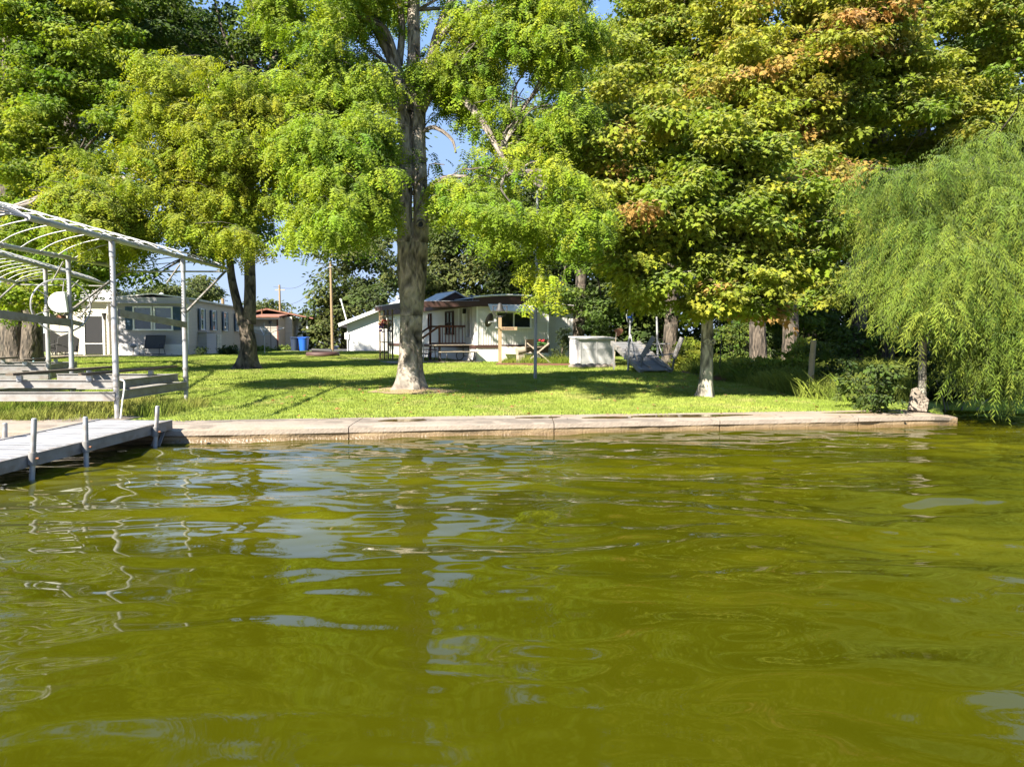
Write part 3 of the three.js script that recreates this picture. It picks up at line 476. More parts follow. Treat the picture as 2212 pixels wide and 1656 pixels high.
{ // bright white garage behind the porch
  const C = W(752, 758, 60), w = 8.3, h = 2.25, d = 11, H = thing('white_garage', 'bright white gabled garage left of the big trunk', 'garage', [C.x, 0.56, C.z], 0.1);
  const s = new THREE.Shape(); s.moveTo(0, 0); s.lineTo(w, 0); s.lineTo(w, h); s.lineTo(w / 2, h + 1.62); s.lineTo(0, h); s.closePath();
  part('wall', metreUV(new THREE.ExtrudeGeometry(s, { depth: d, bevelEnabled: false }).translate(0, 0, -d)), M.sideWhite, H);
  const sw = part('wall', bx(0.04, h, d, -0.02, h / 2, -d / 2), M.sideLilac, H, 'narrow grey clapboard side'); boards(sw, M.sideLilac, -d, 0, 0, h, -0.04, 0.24, 'x', -1);
  const a = Math.atan2(1.62, w / 2), l = Math.hypot(1.62, w / 2) + 0.75;
  part('roof', [bx(l, 0.12, d + 0.9, w / 4 - 0.32, h + 0.81 + 0.0, -d / 2, 0, 0, a), bx(l, 0.12, d + 0.9, w * 3 / 4 + 0.32, h + 0.81, -d / 2, 0, 0, -a)], M.shingle, H);
  part('fascia', [bx(l, 0.24, 0.06, w / 4 - 0.32, h + 0.74, 0.47, 0, 0, a), bx(l, 0.24, 0.06, w * 3 / 4 + 0.32, h + 0.74, 0.47, 0, 0, -a), bx(0.06, 0.2, d + 0.9, -0.62, h - 0.24, -d / 2)], M.white, H);
  part('downspout', rod([-0.03, 0, 0.06], [-0.03, h - 0.1, 0.06], 0.045, 0.045, 8), M.white, H);
  part('meter_box', bx(0.3, 0.5, 0.15, -0.1, 1.2, 0.02), M.white, H);
  part('service_mast', [rod([-0.1, h, -0.4], [-0.55, h + 1.75, -0.4], 0.05), rod([-0.55, h + 1.75, -0.4], [-0.62, h + 1.85, -0.4], 0.08, 0.05)], M.white, H);
  part('flue', [rod([3.7, h + 1.4, -3], [3.7, h + 2.1, -3], 0.1), rod([3.7, h + 2.1, -3], [3.7, h + 2.25, -3], 0.17, 0.1)], M.white, H);
}
let porchAt;
{ // the white trailer home with brown trim, its porch roof and a side room
  const C = gp(1029, 782), TU = Math.asin(0.42), H = thing('trailer_home', 'white trailer home with brown roof edge and open porch behind the lawn', 'house', [C.x, C.y - 0.03, C.z], TU), w = 3.8, L = 15, h = 2.74;
  const vs = [0.66, 0.63, 0.6], wm = mat(vs, 0.6, { map: M.sideWhite.map });
  const e = part('wall', [bx(w, h, 0.1, w / 2, h / 2, -0.05), ...rib(w, 1.02, 0.006, 0.13, 0.014).map((g) => g.translate(w / 2, 1.35, 0)), bx(w, 0.03, 0.03, w / 2, 1.9, 0.008), bx(w, 0.03, 0.03, w / 2, 2.46, 0.008)], wm, H, 'end wall with a wide window under an awning');
  parts('corner_trim', [bx(0.08, h, 0.05, 0.04, h / 2, 0.015), bx(0.08, h, 0.05, w - 0.04, h / 2, 0.015)], M.white, e);
  parts('skirting_panel', [0, 1, 2, 3].map((k) => bx(w / 4 - 0.015, 0.62, 0.04, w / 8 + k * w / 4, 0.31, 0.022)), M.sideWhite, H);
  part('belt_trim', [bx(w + 0.08, 0.15, 0.06, w / 2, 0.76, 0.03), bx(0.06, 0.15, L, -0.03, 0.76, -L / 2)], M.brown, H);
  part('wall', [bx(0.1, h, L, 0.05, h / 2, -L / 2)], wm, H, 'long white side wall'); part('wall', [bx(0.1, h, L, w - 0.05, h / 2, -L / 2), bx(w, h, 0.1, w / 2, h / 2, -L + 0.05)], wm, H);
  // bowed brown fascia and roof
  const arc = (y) => { const a = []; for (let k = 0; k <= 16; k++) { const t = k / 16; a.push([lerp(-0.22, w + 0.2, t), y + 0.26 * Math.sin(Math.PI * (0.14 + 0.72 * t)) - 0.11]); } return a; };
  const fs = new THREE.Shape(); const up = arc(h + 0.26); fs.moveTo(-0.22, h - 0.1); fs.lineTo(w + 0.2, h - 0.1); for (const [x, y] of up.slice().reverse()) fs.lineTo(x, y); fs.closePath();
  part('fascia', metreUV(new THREE.ExtrudeGeometry(fs, { depth: 0.14, bevelEnabled: false }).translate(0, 0, 0.02)), M.brown, H, 'bowed dark brown end fascia');
  const rs = new THREE.Shape(); up.forEach(([x, y], i) => i ? rs.lineTo(x, y) : rs.moveTo(x, y)); up.slice().reverse().forEach(([x, y]) => rs.lineTo(x, y + 0.05)); rs.closePath();
  const rf = part('roof', metreUV(new THREE.ExtrudeGeometry(rs, { depth: L + 0.3, bevelEnabled: false }).translate(0, 0, -L - 0.1)), M.alu, H); parts('seam', [1, 2, 3, 4, 5, 6, 7, 8].map((k) => bx(w * 0.9, 0.03, 0.03, w / 2, h + 0.47, -k * 1.5)), M.alu, rf);
  part('roof_edge', tube(up.map(([x, y]) => [x, y + 0.05, 0.2]), 0.03, 30), M.white, rf);
  part('fascia', [bx(0.1, 0.3, L, -0.18, h + 0.02, -L / 2), bx(0.1, 0.3, L, w + 0.18, h + 0.02, -L / 2)], M.brown, H);
  // wide end window with awning
  sash(H, 1.75, 0.68, [w * 0.5, 2.02, 0.065], 0, M.white, { cols: 2, plain: true, blind: 0.08, blindM: M.blindDim, t: 0.06 });
  part('awning', [bx(2.5, 0.03, 0.62, w * 0.47, 2.62, 0.28, 0.72), bx(2.5, 0.03, 0.06, w * 0.47, 2.42, 0.52), ...[-1.2, 1.2].map((x) => bar([w * 0.47 + x, 2.2, 0.04], [w * 0.47 + x, 2.42, 0.5], 0.02, 0.02))], M.sideWhite, H);
  // porch: slab, roof, posts, wall with windows and door
  part('patio_slab', bx(4.3, 0.12, 9.4, -2.1, 0.02, -4.2), M.conc, H);
  part('porch_roof', [bx(3.35, 0.07, 5.9, -1.6, h + 0.08, -2.75, 0, 0, 0.03)], M.alu, H);
  part('porch_fascia', [bx(3.4, 0.26, 0.06, -1.65, h - 0.04, 0.24, 0, 0, 0.03), bx(0.06, 0.22, 5.9, -3.28, h - 0.1, -2.75)], M.brown, H);
  const rm = part('wind_scoop', (() => { const q = new THREE.Shape(); q.moveTo(-1.1, 0); q.lineTo(1.1, 0); q.lineTo(0, 0.55); q.closePath(); return metreUV(new THREE.ExtrudeGeometry(q, { depth: 2.5, bevelEnabled: false })).translate(-0.2, h + 0.12, -4.8); })(), M.brown, H, 'small gable on the porch roof');
  part('roof', [bx(1.32, 0.04, 2.9, -0.75, h + 0.42, -3.6, 0, 0, 0.464), bx(1.32, 0.04, 2.9, 0.35, h + 0.42, -3.6, 0, 0, -0.464)], M.boxGrey, rm);
  for (const z of [-2.9, -3.7, -4.4, -5.2]) part('porch_post', [bx(0.07, h - 0.2, 0.07, -3.2, h / 2 - 0.05, z), bx(0.2, 0.04, 0.2, -3.2, 0.1, z)], M.woodTan, H);
  parts('trellis_rail', [bx(0.04, 0.05, 2.4, -3.2, 0.95, -4.05), bx(0.04, 0.04, 2.4, -3.2, 0.3, -4.05), bx(0.04, 0.05, 2.4, -3.2, 2.25, -4.05), ...[-3.3, -4.05, -4.8].map((z) => bx(0.03, 2.2, 0.03, -3.2, 1.2, z))], M.woodTan, H);
  sash(H, 0.95, 1.05, [-0.055, 1.92, -3.5], -Math.PI / 2, M.brown, { cols: 2, blind: 0.5, t: 0.07 });
  sash(H, 0.3, 1.3, [-0.055, 1.9, -0.75], -Math.PI / 2, M.sideLilac, { blind: 0.9, blindM: mat([0.38, 0.26, 0.18], 0.9) });
  for (const [z, y, hh] of [[-6.6, 2.05, 0.75], [-8.6, 2.25, 0.4]]) sash(H, 0.34, hh, [-0.055, y, z], -Math.PI / 2, M.redWood, { blind: 1, t: 0.05, plain: true });
  const dr = part('door', [bx(0.05, 1.95, 0.82, -0.03, 1.72, -1.85)], M.white, H); part('door_light', bx(0.02, 1.0, 0.3, -0.062, 2.1, -1.85), M.blind, dr); part('lamp', bx(0.14, 0.24, 0.12, -0.12, 2.45, -1.25), M.black, H);
  // steps with railing
  const st = new THREE.Group(); st.name = 'porch_steps'; st.position.set(-0.75, 0, -1.9); H.add(st);
  part('landing', [bx(1.4, 0.05, 1.4, 0.02, 0.78, 0)], M.redWood, st);
  for (let k = 0; k < 3; k++) part('step', bx(0.32, 0.05, 1.2, -0.86 - k * 0.3, 0.6 - k * 0.19, 0), M.redWood, st);
  part('railing', [0.68, -0.68].flatMap((z) => [bx(0.09, 1.75, 0.09, -0.64, 0.88, z), bx(0.09, 1.0, 0.09, -1.65, 0.5, z), bx(1.3, 0.09, 0.05, 0.02, 1.72, z), bar([-0.64, 1.72, z], [-1.7, 1.02, z], 0.06, 0.09), bx(1.3, 0.06, 0.05, 0.02, 0.9, z)]), M.redWood, st);
  for (let k = 0; k < 7; k++) part('baluster', bx(0.035, 0.8, 0.035, -0.5 + k * 0.17, 1.3, 0.68), M.redWood, st);
  // side room on the right, a little back
  const sr = part('side_room', [bx(2.0, 2.5, 5, w + 0.95, 1.25, -3.4), ...rib(1.95, 2.4, 0, 0.16, 0.014).map((g) => g.translate(w + 0.95, 1.25, -0.9 + 0.006))], wm, H, 'dappled white side room on the right');
  part('fascia', [bx(2.8, 0.26, 0.08, w + 1.1, 2.68, -0.72, 0, 0, -0.09), bx(2.9, 0.03, 0.16, w + 1.12, 2.83, -0.7, 0, 0, -0.09), bx(2.9, 0.05, 5.3, w + 1.1, 2.74, -3.4, 0, 0, -0.09)], M.brown, sr);
  part('roof_edge', bx(2.9, 0.03, 5.4, w + 1.12, 2.86, -3.4, 0, 0, -0.09), M.white, sr);
  const jl = part('jalousie_window', bx(0.3, 1.35, 0.05, w + 0.1, 1.75, -0.88), M.shutter, H); part('frame', [bx(0.04, 1.4, 0.08, w + 0.27, 1.75, -0.86), ...[0, 1, 2, 3, 4, 5].map((k) => bx(0.3, 0.025, 0.08, w + 0.1, 1.1 + k * 0.26, -0.86))], M.white, jl);
  H.updateMatrixWorld(true);
  porchAt = (x, y, z) => { const p = H.localToWorld(V(x, y, z)); return [p.x, p.y, p.z]; };
  // fallen awning panel leaning at the skirting
  single('loose_panel', place(bx(1.5, 0.4, 0.03, 0, 0, 0, -0.5, 0, -0.04), ...porchAt(1.95, 0.56, 0.22), 0, TU), M.sideCream, 'cream awning panel leaning on the skirting right of the bell post', 'panel');
  // picnic table under the porch
  const t = thing('picnic_table', 'weathered picnic table with curved steel legs under the porch roof', 'picnic table', porchAt(-1.35, 0.1, 0.35), TU + 0.1);
  for (let k = 0; k < 5; k++) part('tabletop_plank', bev(1.9, 0.035, 0.14, 0, 0.74, -0.3 + k * 0.15, 0, 0, 0, 0.005), M.wood, t);
  for (const s of [-1, 1]) for (let k = 0; k < 2; k++) part('bench_plank', bev(1.9, 0.035, 0.13, 0, 0.44, s * (0.68 + k * 0.14), 0, 0, 0, 0.005), M.wood, t);
  for (const x of [-0.72, 0.72]) part('leg', [tube([[x, 0.7, 0.3], [x, 0.2, 0.25], [x, 0.06, 0.5], [x, 0.06, 0.85], [x, 0.25, 0.98], [x, 0.41, 0.85], [x, 0.41, 0.55]], 0.024, 40), tube([[x, 0.7, -0.3], [x, 0.2, -0.25], [x, 0.06, -0.5], [x, 0.06, -0.85], [x, 0.25, -0.98], [x, 0.41, -0.85], [x, 0.41, -0.55]], 0.024, 40), rod([x, 0.7, -0.33], [x, 0.7, 0.33], 0.022), rod([x, 0.22, -0.25], [x, 0.22, 0.25], 0.02)], M.black, t);
  const gr = thing('kettle_barrel', 'dark round barrel standing left of the porch steps', 'barrel', porchAt(-2.2, 0.08, -2.6), 0); part('body', new THREE.LatheGeometry([[0, 0], [0.26, 0], [0.32, 0.35], [0.3, 0.75], [0.27, 0.8], [0, 0.8]].map((p) => new THREE.Vector2(...p)), 20).toNonIndexed(), M.dark, gr); parts('hoop', [ring(0.32, 0.012, 0, 0.3, 0, Math.PI / 2), ring(0.305, 0.012, 0, 0.66, 0, Math.PI / 2)], M.lead, gr);
  const wc = thing('white_cart', 'low white table with metal rail between trunk and porch steps', 'table', porchAt(-2.6, 0.08, -1.4), TU); part('top', bx(0.9, 0.04, 0.5, 0, 0.86, 0), M.white, wc); for (const [a, b] of [[-1, -1], [1, -1], [-1, 1], [1, 1]]) part('leg', rod([a * 0.4, 0, b * 0.2], [a * 0.4, 0.86, b * 0.2], 0.02), M.steel, wc); part('rail', tube([[-0.44, 0.88, 0.2], [-0.44, 1.02, 0.2], [0.44, 1.02, 0.2], [0.44, 0.88, 0.2]], 0.014, 30), M.steel, wc);
  // hanging baskets
  R = rng(5);
  [[-4.9, 'red and purple hanging flower basket on the leftmost porch post'], [-4.25, 'red and purple hanging flower basket close beside the big trunk']].forEach(([z, label]) => {
    const p = porchAt(-3.1, 1.62, z), b = thing('flower_basket', label, 'hanging basket', p, 0);
    part('pot', new THREE.LatheGeometry([[0, 0], [0.12, 0.02], [0.2, 0.2], [0.22, 0.22]].map((q) => new THREE.Vector2(...q)), 16).toNonIndexed(), M.dark, b);
    parts('hanger', [0, 2.1, 4.2].map((a) => rod([0.2 * Math.cos(a), 0.22, 0.2 * Math.sin(a)], [0, 0.85, 0], 0.006, 0.006, 5)), M.black, b);
    const fl = (n, up) => { const l = []; for (let i = 0; i < n; i++) { const a = rr(0, 6.28), q = Math.sqrt(R()) * 0.3, y = up ? 0.3 + rr(-0.06, 0.2) - q * 0.3 : 0.15 + rr(-0.3, 0.12); l.push(new THREE.IcosahedronGeometry(rr(0.035, 0.065), 0).scale(1, 0.7, 1).translate(q * Math.cos(a), y, q * Math.sin(a))); } return l; };
    for (const [n, k, u, m] of [['red_flowers', 34, true, mat([0.3, 0.05, 0.03], 0.8)], ['purple_flowers', 30, false, mat([0.06, 0.03, 0.14], 0.8)], ['foliage', 20, true, mat([0.05, 0.11, 0.02], 0.9)]]) part(n, fl(k, u), m, b).userData.kind = 'stuff';
  });
}

// ---------------------------------------------------------------- yard things
const onG = (px, py) => { const p = gp(px, py); return [p.x, p.y, p.z]; };
{ // dinner bell on a timber post with a sign board and a dish
  const p = onG(1080, 787), t = thing('bell_post', 'timber post carrying a dark dinner bell and small name board', 'bell post', p, 0);
  part('post', bev(0.15, 0.15, 2.05, 0, 1.0, 0, Math.PI / 2), M.woodTan, t);
  part('name_board', [bev(0.78, 0.15, 0.035, 0.36, 1.55, 0.09)], M.woodTan, t); parts('letter', [0, 1, 2, 3, 4, 5].map((k) => bx(0.05, 0.075, 0.006, 0.14 + k * 0.085, 1.55, 0.111)), M.brown, t);
  const b = part('bell', new THREE.LatheGeometry([[0, 0.36], [0.05, 0.35], [0.1, 0.3], [0.13, 0.16], [0.19, 0.04], [0.24, 0], [0.22, 0.01], [0.1, 0.14], [0, 0.2]].map((q) => new THREE.Vector2(...q)), 28).translate(0, 2.3, 0), M.dark, t);
  part('clapper', [new THREE.SphereGeometry(0.045, 12, 8).translate(0, 2.32, 0), rod([0, 2.32, 0], [0, 2.5, 0], 0.012)], M.black, b);
  part('yoke', [tube([[-0.3, 2.52, 0], [-0.3, 2.38, 0], [-0.26, 2.2, 0], [-0.13, 2.09, 0], [0, 2.05, 0], [0.13, 2.09, 0], [0.26, 2.2, 0], [0.3, 2.38, 0], [0.3, 2.52, 0]], 0.024, 40, 9), rod([-0.34, 2.52, 0], [0.34, 2.52, 0], 0.022), bx(0.12, 0.1, 0.12, 0, 2.06, 0)], M.dark, t);
  const d = thing('satellite_dish', 'dark satellite dish on a silver arm clamped to the bell post', 'satellite dish', [p[0] - 0.42, p[1] + 1.9, p[2] - 0.05], 0.95);
  const ds = new THREE.SphereGeometry(0.62, 26, 10, 0, 6.2832, 0, 0.46).scale(1, 1, 1.15); ds.translate(0, -0.62, 0); ds.rotateX(Math.PI / 2 + 0.3);
  part('reflector', ds, M.dark, d); part('boom', [rod([0, -0.05, 0], [-0.4, -0.06, 0.62], 0.02), rod([0, 0, -0.03], [0.12, -0.5, -0.35], 0.025)], M.steel, d);
  part('receiver', [bx(0.13, 0.09, 0.12, -0.4, -0.02, 0.62), rod([-0.4, -0.02, 0.62], [-0.36, 0.02, 0.52], 0.035, 0.045)], M.lead, d); part('bracket', bx(0.16, 0.12, 0.08, 0, -0.06, -0.05), M.white, d);
}
{ const p = onG(1156, 818), t = thing('grey_pole', 'tall grey metal pole standing on the lawn before the trailer home', 'pole', p); part('shaft', [rod([0, -0.2, 0], [0.02, 2.6, 0], 0.05, 0.05, 14), rod([0.02, 2.6, 0], [0.06, 5.6, 0], 0.04, 0.035, 14)], M.galv, t); part('coupling', [rod([0.02, 2.52, 0], [0.02, 2.68, 0], 0.062, 0.062, 14), bx(0.09, 0.06, 0.05, -0.05, 2.5, 0)], M.beam, t); }
{ // cross-legged planter with a red geranium
  const p = onG(1160, 786), t = thing('wooden_planter', 'weathered planter on crossed timber legs holding a red flower', 'planter', p, 0.1);
  part('barrel', place(new THREE.CylinderGeometry(0.3, 0.3, 0.95, 14, 1, true, Math.PI * 0.5, Math.PI), 0, 0.78, 0.05, 0, 0, Math.PI / 2).toNonIndexed(), M.wood, t);
  parts('end_board', [-0.48, 0.48].map((x) => place(new THREE.CylinderGeometry(0.3, 0.3, 0.04, 14, 1, false, Math.PI * 0.5, Math.PI), x, 0.78, 0.05, 0, 0, Math.PI / 2).toNonIndexed()), M.wood, t);
  for (const s of [-1, 1]) part('leg', bar([s * 0.62, 0, 0.36], [-s * 0.48, 0.92, 0.34], 0.09, 0.05), M.wood, t); for (const s of [-1, 1]) part('leg', bar([s * 0.62, 0, -0.3], [-s * 0.48, 0.92, -0.28], 0.09, 0.05), M.wood, t);
  part('soil', bx(0.9, 0.03, 0.5, 0, 0.76, 0.05), M.woodDark, t);
  R = rng(8); const fl = [], lf = []; for (let i = 0; i < 6; i++) fl.push(new THREE.IcosahedronGeometry(0.04, 0).translate(0.2 + rr(-0.11, 0.11), 1.02 + rr(-0.04, 0.06), rr(0, 0.2))); for (let i = 0; i < 26; i++) lf.push(new THREE.IcosahedronGeometry(0.06, 0).scale(1.2, 0.5, 1.2).translate(0.18 + rr(-0.2, 0.2), 0.87 + rr(-0.05, 0.07), rr(-0.1, 0.25)));
  part('red_flower', fl, mat([0.4, 0.015, 0.03], 0.8), t); part('foliage', lf, mat([0.05, 0.12, 0.02], 0.9), t);
  const q = thing('log_piece', 'cut firewood log on the ground between cream panel and planter', 'log', [p[0] - 0.72, p[1] + 0.55, p[2] + 0.05], 0.4); part('log', rod([-0.18, 0, 0], [0.18, 0.06, 0], 0.17, 0.16, 12), M.wood, q); part('stand', [bx(0.3, 0.42, 0.26, 0, -0.36, 0)], M.wood, q);
}
{ // garden bed edging along the trailer
  const a = gp(1072, 789), b = gp(1232, 790);
  single('bed_edging', bar([a.x, a.y + 0.03, a.z], [b.x, b.y + 0.03, b.z], 0.12, 0.14), M.redWood, 'low red timber edging along the garden bed before the trailer', 'garden edging');
}
{ // white storage box
  const p = onG(1289, 791), t = thing('storage_box', 'white panelled garden storage box right of the trailer home', 'storage box', p, 0.24), w = 1.5, h = 1.15;
  part('front_panel', [bx(w, h, 0.06, 0, h / 2, 0), ...[-w / 2 + 0.04, 0, w / 2 - 0.04].map((x) => bx(0.05, h, 0.08, x, h / 2, 0.005)), bx(w, 0.04, 0.08, 0, h * 0.63, 0.003)], M.boxGrey, t);
  const sp = part('side_panel', [bx(0.06, h, 1.1, -w / 2 - 0.03, h / 2, -0.55)], M.sideLilac, t); boards(sp, M.sideLilac, -1.05, -0.05, 0.02, h - 0.1, -w / 2 - 0.07, 0.11, 'x', -1);
  part('side_panel', [bx(0.06, h, 1.1, w / 2 + 0.03, h / 2, -0.55), bx(w, h, 0.06, 0, h / 2, -1.1)], M.boxGrey, t);
  part('lid', [bx(w + 0.2, 0.05, 1.3, 0, h + 0.03, -0.52, 0.06)], M.boxGrey, t); part('latch', bx(0.08, 0.12, 0.03, -w / 2 - 0.08, h - 0.12, -0.5), M.steel, t);
  R = rng(9); const st = (() => { const g = new THREE.IcosahedronGeometry(0.2, 2).scale(1.05, 0.62, 0.75), q = g.attributes.position; for (let i = 0; i < q.count; i++) { const k = 1 + 0.3 * (fbm(q.getX(i) * 6 + 5, q.getY(i) * 6 + q.getZ(i) * 4, 3) - 0.5); q.setXYZ(i, q.getX(i) * k, q.getY(i) * k, q.getZ(i) * k); } g.computeVertexNormals(); return metreUV(g); })();
  const nth = ['leftmost', 'second from the left', 'third from the left', 'middle', 'third from the right', 'second from the right', 'rightmost'];
  let first; [1236, 1249, 1263, 1277, 1292, 1307, 1321].forEach((px, i) => { const s = onG(px, 794), o = i ? copyOf(first, s, i * 2.1) : (first = single('border_stone', st, M.conc, '', 'stone', 'field stones along the foot of the white storage box')); o.position.set(s[0], s[1] + 0.05, s[2]); o.scale.setScalar(0.75 + R() * 0.4); o.userData.label = nth[i] + ' stone of the row at the foot of the white box'; });
}
{ // tilted section of a stored lift leaning on its posts
  const lo = gp(1418, 806), t = thing('stored_lift', 'stored aluminium lift frame with tilted slatted deck beside the woods', 'boat lift', [lo.x, lo.y, lo.z]);
  const at = (px, py, d) => W(px, py, d).sub(lo), dk = new THREE.Group(); dk.name = 'deck'; dk.rotation.set(0.3, 0.2, 0, 'YXZ'); t.add(dk);
  for (const x of [-0.56, 0.5]) part('side_rail', bx(0.12, 0.15, 3.3, x, 0.08, -1.6), M.beam, dk);
  const pg = bx(1.0, 0.03, 0.11, 0, 0, 0); for (let k = 0; k < 25; k++) { const q = part('slat', pg, k % 4 ? M.lead : M.aluDull, dk); q.position.set(-0.03, 0.1, -0.05 - k * 0.131); }
  for (const x of [-0.3, 0.25]) part('bunk', bx(0.07, 0.06, 2.0, x, 0.16, -1.2, 0, 0.12), M.beam, dk);
  part('guide_post', bar(at(1388, 770, 26.6), at(1413, 727, 26.4), 0.07, 0.16), M.beam, t); part('guide_post', bar(at(1456, 774, 27), at(1474, 729, 26.8), 0.07, 0.16), M.beam, t);
  const g0 = (px, d) => { const p = W(px, 800, d); p.y = ground(p.x, p.z); return p.sub(lo); };
  parts('stay', [bar(g0(1381, 26.8), at(1389, 768, 26.6), 0.05, 0.05), bar(g0(1452, 27.2), at(1457, 772, 27), 0.05, 0.05), bar(at(1382, 770, 26.6), at(1458, 764, 27), 0.04, 0.04), bar(at(1325, 744, 28.5), at(1448, 742, 28.6), 0.04, 0.04), bar(g0(1326, 28.5), at(1325, 744, 28.5), 0.05, 0.05)], M.aluDull, t);
  part('mast', [rod(g0(1357, 27.4), at(1362, 690, 27.4), 0.04, 0.035, 12), rod(at(1374, 778, 27), at(1362, 722, 27.4), 0.022), rod(at(1349, 776, 27.2), at(1361, 722, 27.4), 0.022)], M.galv, t);
  part('mast', [rod(g0(1422, 28), at(1419, 684, 28), 0.042, 0.036, 12), rod(at(1432, 770, 27.8), at(1420, 732, 28), 0.022)], M.galv, t);
  const w = new THREE.Group(); w.name = 'hoist_wheel'; w.position.copy(at(1361, 683, 27.3)); w.rotation.y = 0.95; t.add(w);
  part('rim', ring(0.25, 0.02, 0, 0, 0), M.galv, w); parts('spoke', [0, 1, 2, 3].map((k) => rod([0, 0, 0], [0.25 * Math.cos(k * 1.57 + 0.6), 0.25 * Math.sin(k * 1.57 + 0.6), 0], 0.012)), M.galv, w); part('hub', rod([0, 0, -0.05], [0, 0, 0.06], 0.085, 0.085, 18), M.blue, w);
  const s = thing('shovel', 'rusty shovel standing blade up left of the stored lift', 'shovel', onG(1326, 796), 0.3); part('handle', rod([0, 0, 0], [0.12, 1.4, -0.05], 0.02), M.wood, s);
  const bs = new THREE.Shape(); bs.moveTo(-0.14, 0); bs.lineTo(0.14, 0); bs.quadraticCurveTo(0.16, 0.25, 0, 0.36); bs.quadraticCurveTo(-0.16, 0.25, -0.14, 0); part('blade', place(new THREE.ExtrudeGeometry(bs, { depth: 0.012, bevelEnabled: false }), 0.1, 1.36, -0.05, -0.3, 0, -1.1).toNonIndexed(), M.rust, s);
}
{ // fire ring of dark timbers
  const p = onG(697, 769), t = thing('fire_ring', 'low round fire ring topped with a charred log on the lawn', 'fire pit', p, 0);
  part('ring_wall', new THREE.LatheGeometry([[0.72, -0.05], [0.95, -0.05], [0.97, 0.12], [0.93, 0.24], [0.76, 0.26], [0.7, 0.2], [0.7, -0.05]].map((q) => new THREE.Vector2(...q)), 28).toNonIndexed(), M.brown, t);
  part('ash_bed', new THREE.CylinderGeometry(0.72, 0.72, 0.1, 24).translate(0, 0.03, 0).toNonIndexed(), M.dark, t); parts('log', [rod([-0.55, 0.36, 0.3], [0.62, 0.3, 0.35], 0.11, 0.1, 10), rod([-0.5, 0.33, -0.2], [0.5, 0.34, 0.1], 0.09, 0.1, 10)], M.dark, t);
}
{ // rotary clothes line
  const p = W(571, 752, 52), g = ground(p.x, p.z), t = thing('clothes_line', 'umbrella clothes line with pale arms before the tan wall', 'clothes line', [p.x, g, p.z], 0.5);
  part('post', rod([0, 0, 0], [0, 2.1, 0], 0.03), M.steel, t); for (let k = 0; k < 4; k++) { const a = k * Math.PI / 2; part('arm', rod([0, 1.2, 0], [1.35 * Math.cos(a), 1.75, 1.35 * Math.sin(a)], 0.02), M.alu, t); }
  for (const s of [0.5, 0.7, 0.85, 1]) { const c = [0, 1, 2, 3].map((k) => V(1.35 * s * Math.cos(k * Math.PI / 2), 1.2 + 0.55 * s, 1.35 * s * Math.sin(k * Math.PI / 2))); parts('line', c.map((q, k) => rod(q, c[(k + 1) % 4], 0.008, 0.008, 5)), M.white, t); }
  const bf = thing('bird_feeder', 'dark bird feeder on a thin pole by the clothes line', 'bird feeder', [p.x + 0.25, g, p.z - 0.6], 0); part('pole', rod([0, 0, 0], [0, 2.0, 0], 0.018), M.black, bf); part('house', [bx(0.2, 0.2, 0.2, 0, 2.1, 0), bx(0.3, 0.03, 0.3, 0, 2.22, 0)], M.dark, bf);
}
{ // wheelie bins
  const p = W(656, 756, 58), g = ground(p.x, p.z);
  const t = thing('wheelie_bin', 'bright blue wheelie bin at the corner of the red-roofed house', 'bin', [p.x, g, p.z], -0.2);
  const bs = (m, o) => { const q = new THREE.CylinderGeometry(0.42, 0.32, 0.95, 4, 1).rotateY(Math.PI / 4).scale(0.95, 1, 1.05).translate(0, 0.55, 0).toNonIndexed(); part('body', q, m, o); part('lid', [bx(0.66, 0.05, 0.72, 0, 1.06, 0, 0.05), rod([-0.28, 1.05, -0.38], [0.28, 1.05, -0.38], 0.025)], m, o); parts('wheel', [-0.26, 0.26].map((x) => rod([x - 0.03, 0.1, -0.26], [x + 0.03, 0.1, -0.26], 0.1, 0.1, 14)), M.black, o); };
  bs(M.blue, t);
  const u = thing('wheelie_bin', 'dark navy wheelie bin standing left of the blue one', 'bin', [p.x - 0.72, g, p.z - 0.2], 0.1); bs(M.navy, u);
}
{ // utility poles and wires
  const mk = (px, py, d, top, r, label) => { const p = W(px, py, d), t = thing('utility_pole', label, 'utility pole', [p.x, ground(p.x, p.z) - 0.1, p.z]); part('shaft', rod([0, 0, 0], [-0.06, top, 0], r, r * 0.75, 12), M.woodTan, t); return [t, V(p.x, ground(p.x, p.z), p.z)]; };
  const [a, A] = mk(718, 752, 60, 7.0, 0.12, 'tall pale wooden utility pole beside the white garage'); part('service_bracket', [bx(0.3, 0.1, 0.1, -0.1, 6.6, 0.1), rod([-0.1, 6.75, 0], [-0.1, 7.1, 0], 0.05)], M.lead, a);
  const [b] = mk(606.5, 740, 92, 7.4, 0.15, 'distant pale utility pole behind the red roof ridge'); part('crossarm', bx(1.2, 0.12, 0.1, 0, 6.8, 0), M.wood, b);
  mk(631, 742, 110, 4.9, 0.14, 'short distant utility pole right of the red roof vents'); mk(484, 742, 80, 5.2, 0.2, 'pale post top showing between forked trunk and house roof');
  const wire = (p, q, sag, label) => single('power_line', tube([p, p.clone().lerp(q, 0.5).add(V(0, -sag, 0)), q], 0.016, 20, 5), M.dark, label, 'power line');
  wire(V(A.x, A.y + 6.6, A.z), W(614, 661, 90), 0.8, 'sagging power line from the garage pole to the far pole'); wire(V(A.x, A.y + 6.9, A.z), W(590, 619, 88), 1.0, 'upper power line crossing the open sky patch left of the pole');
}
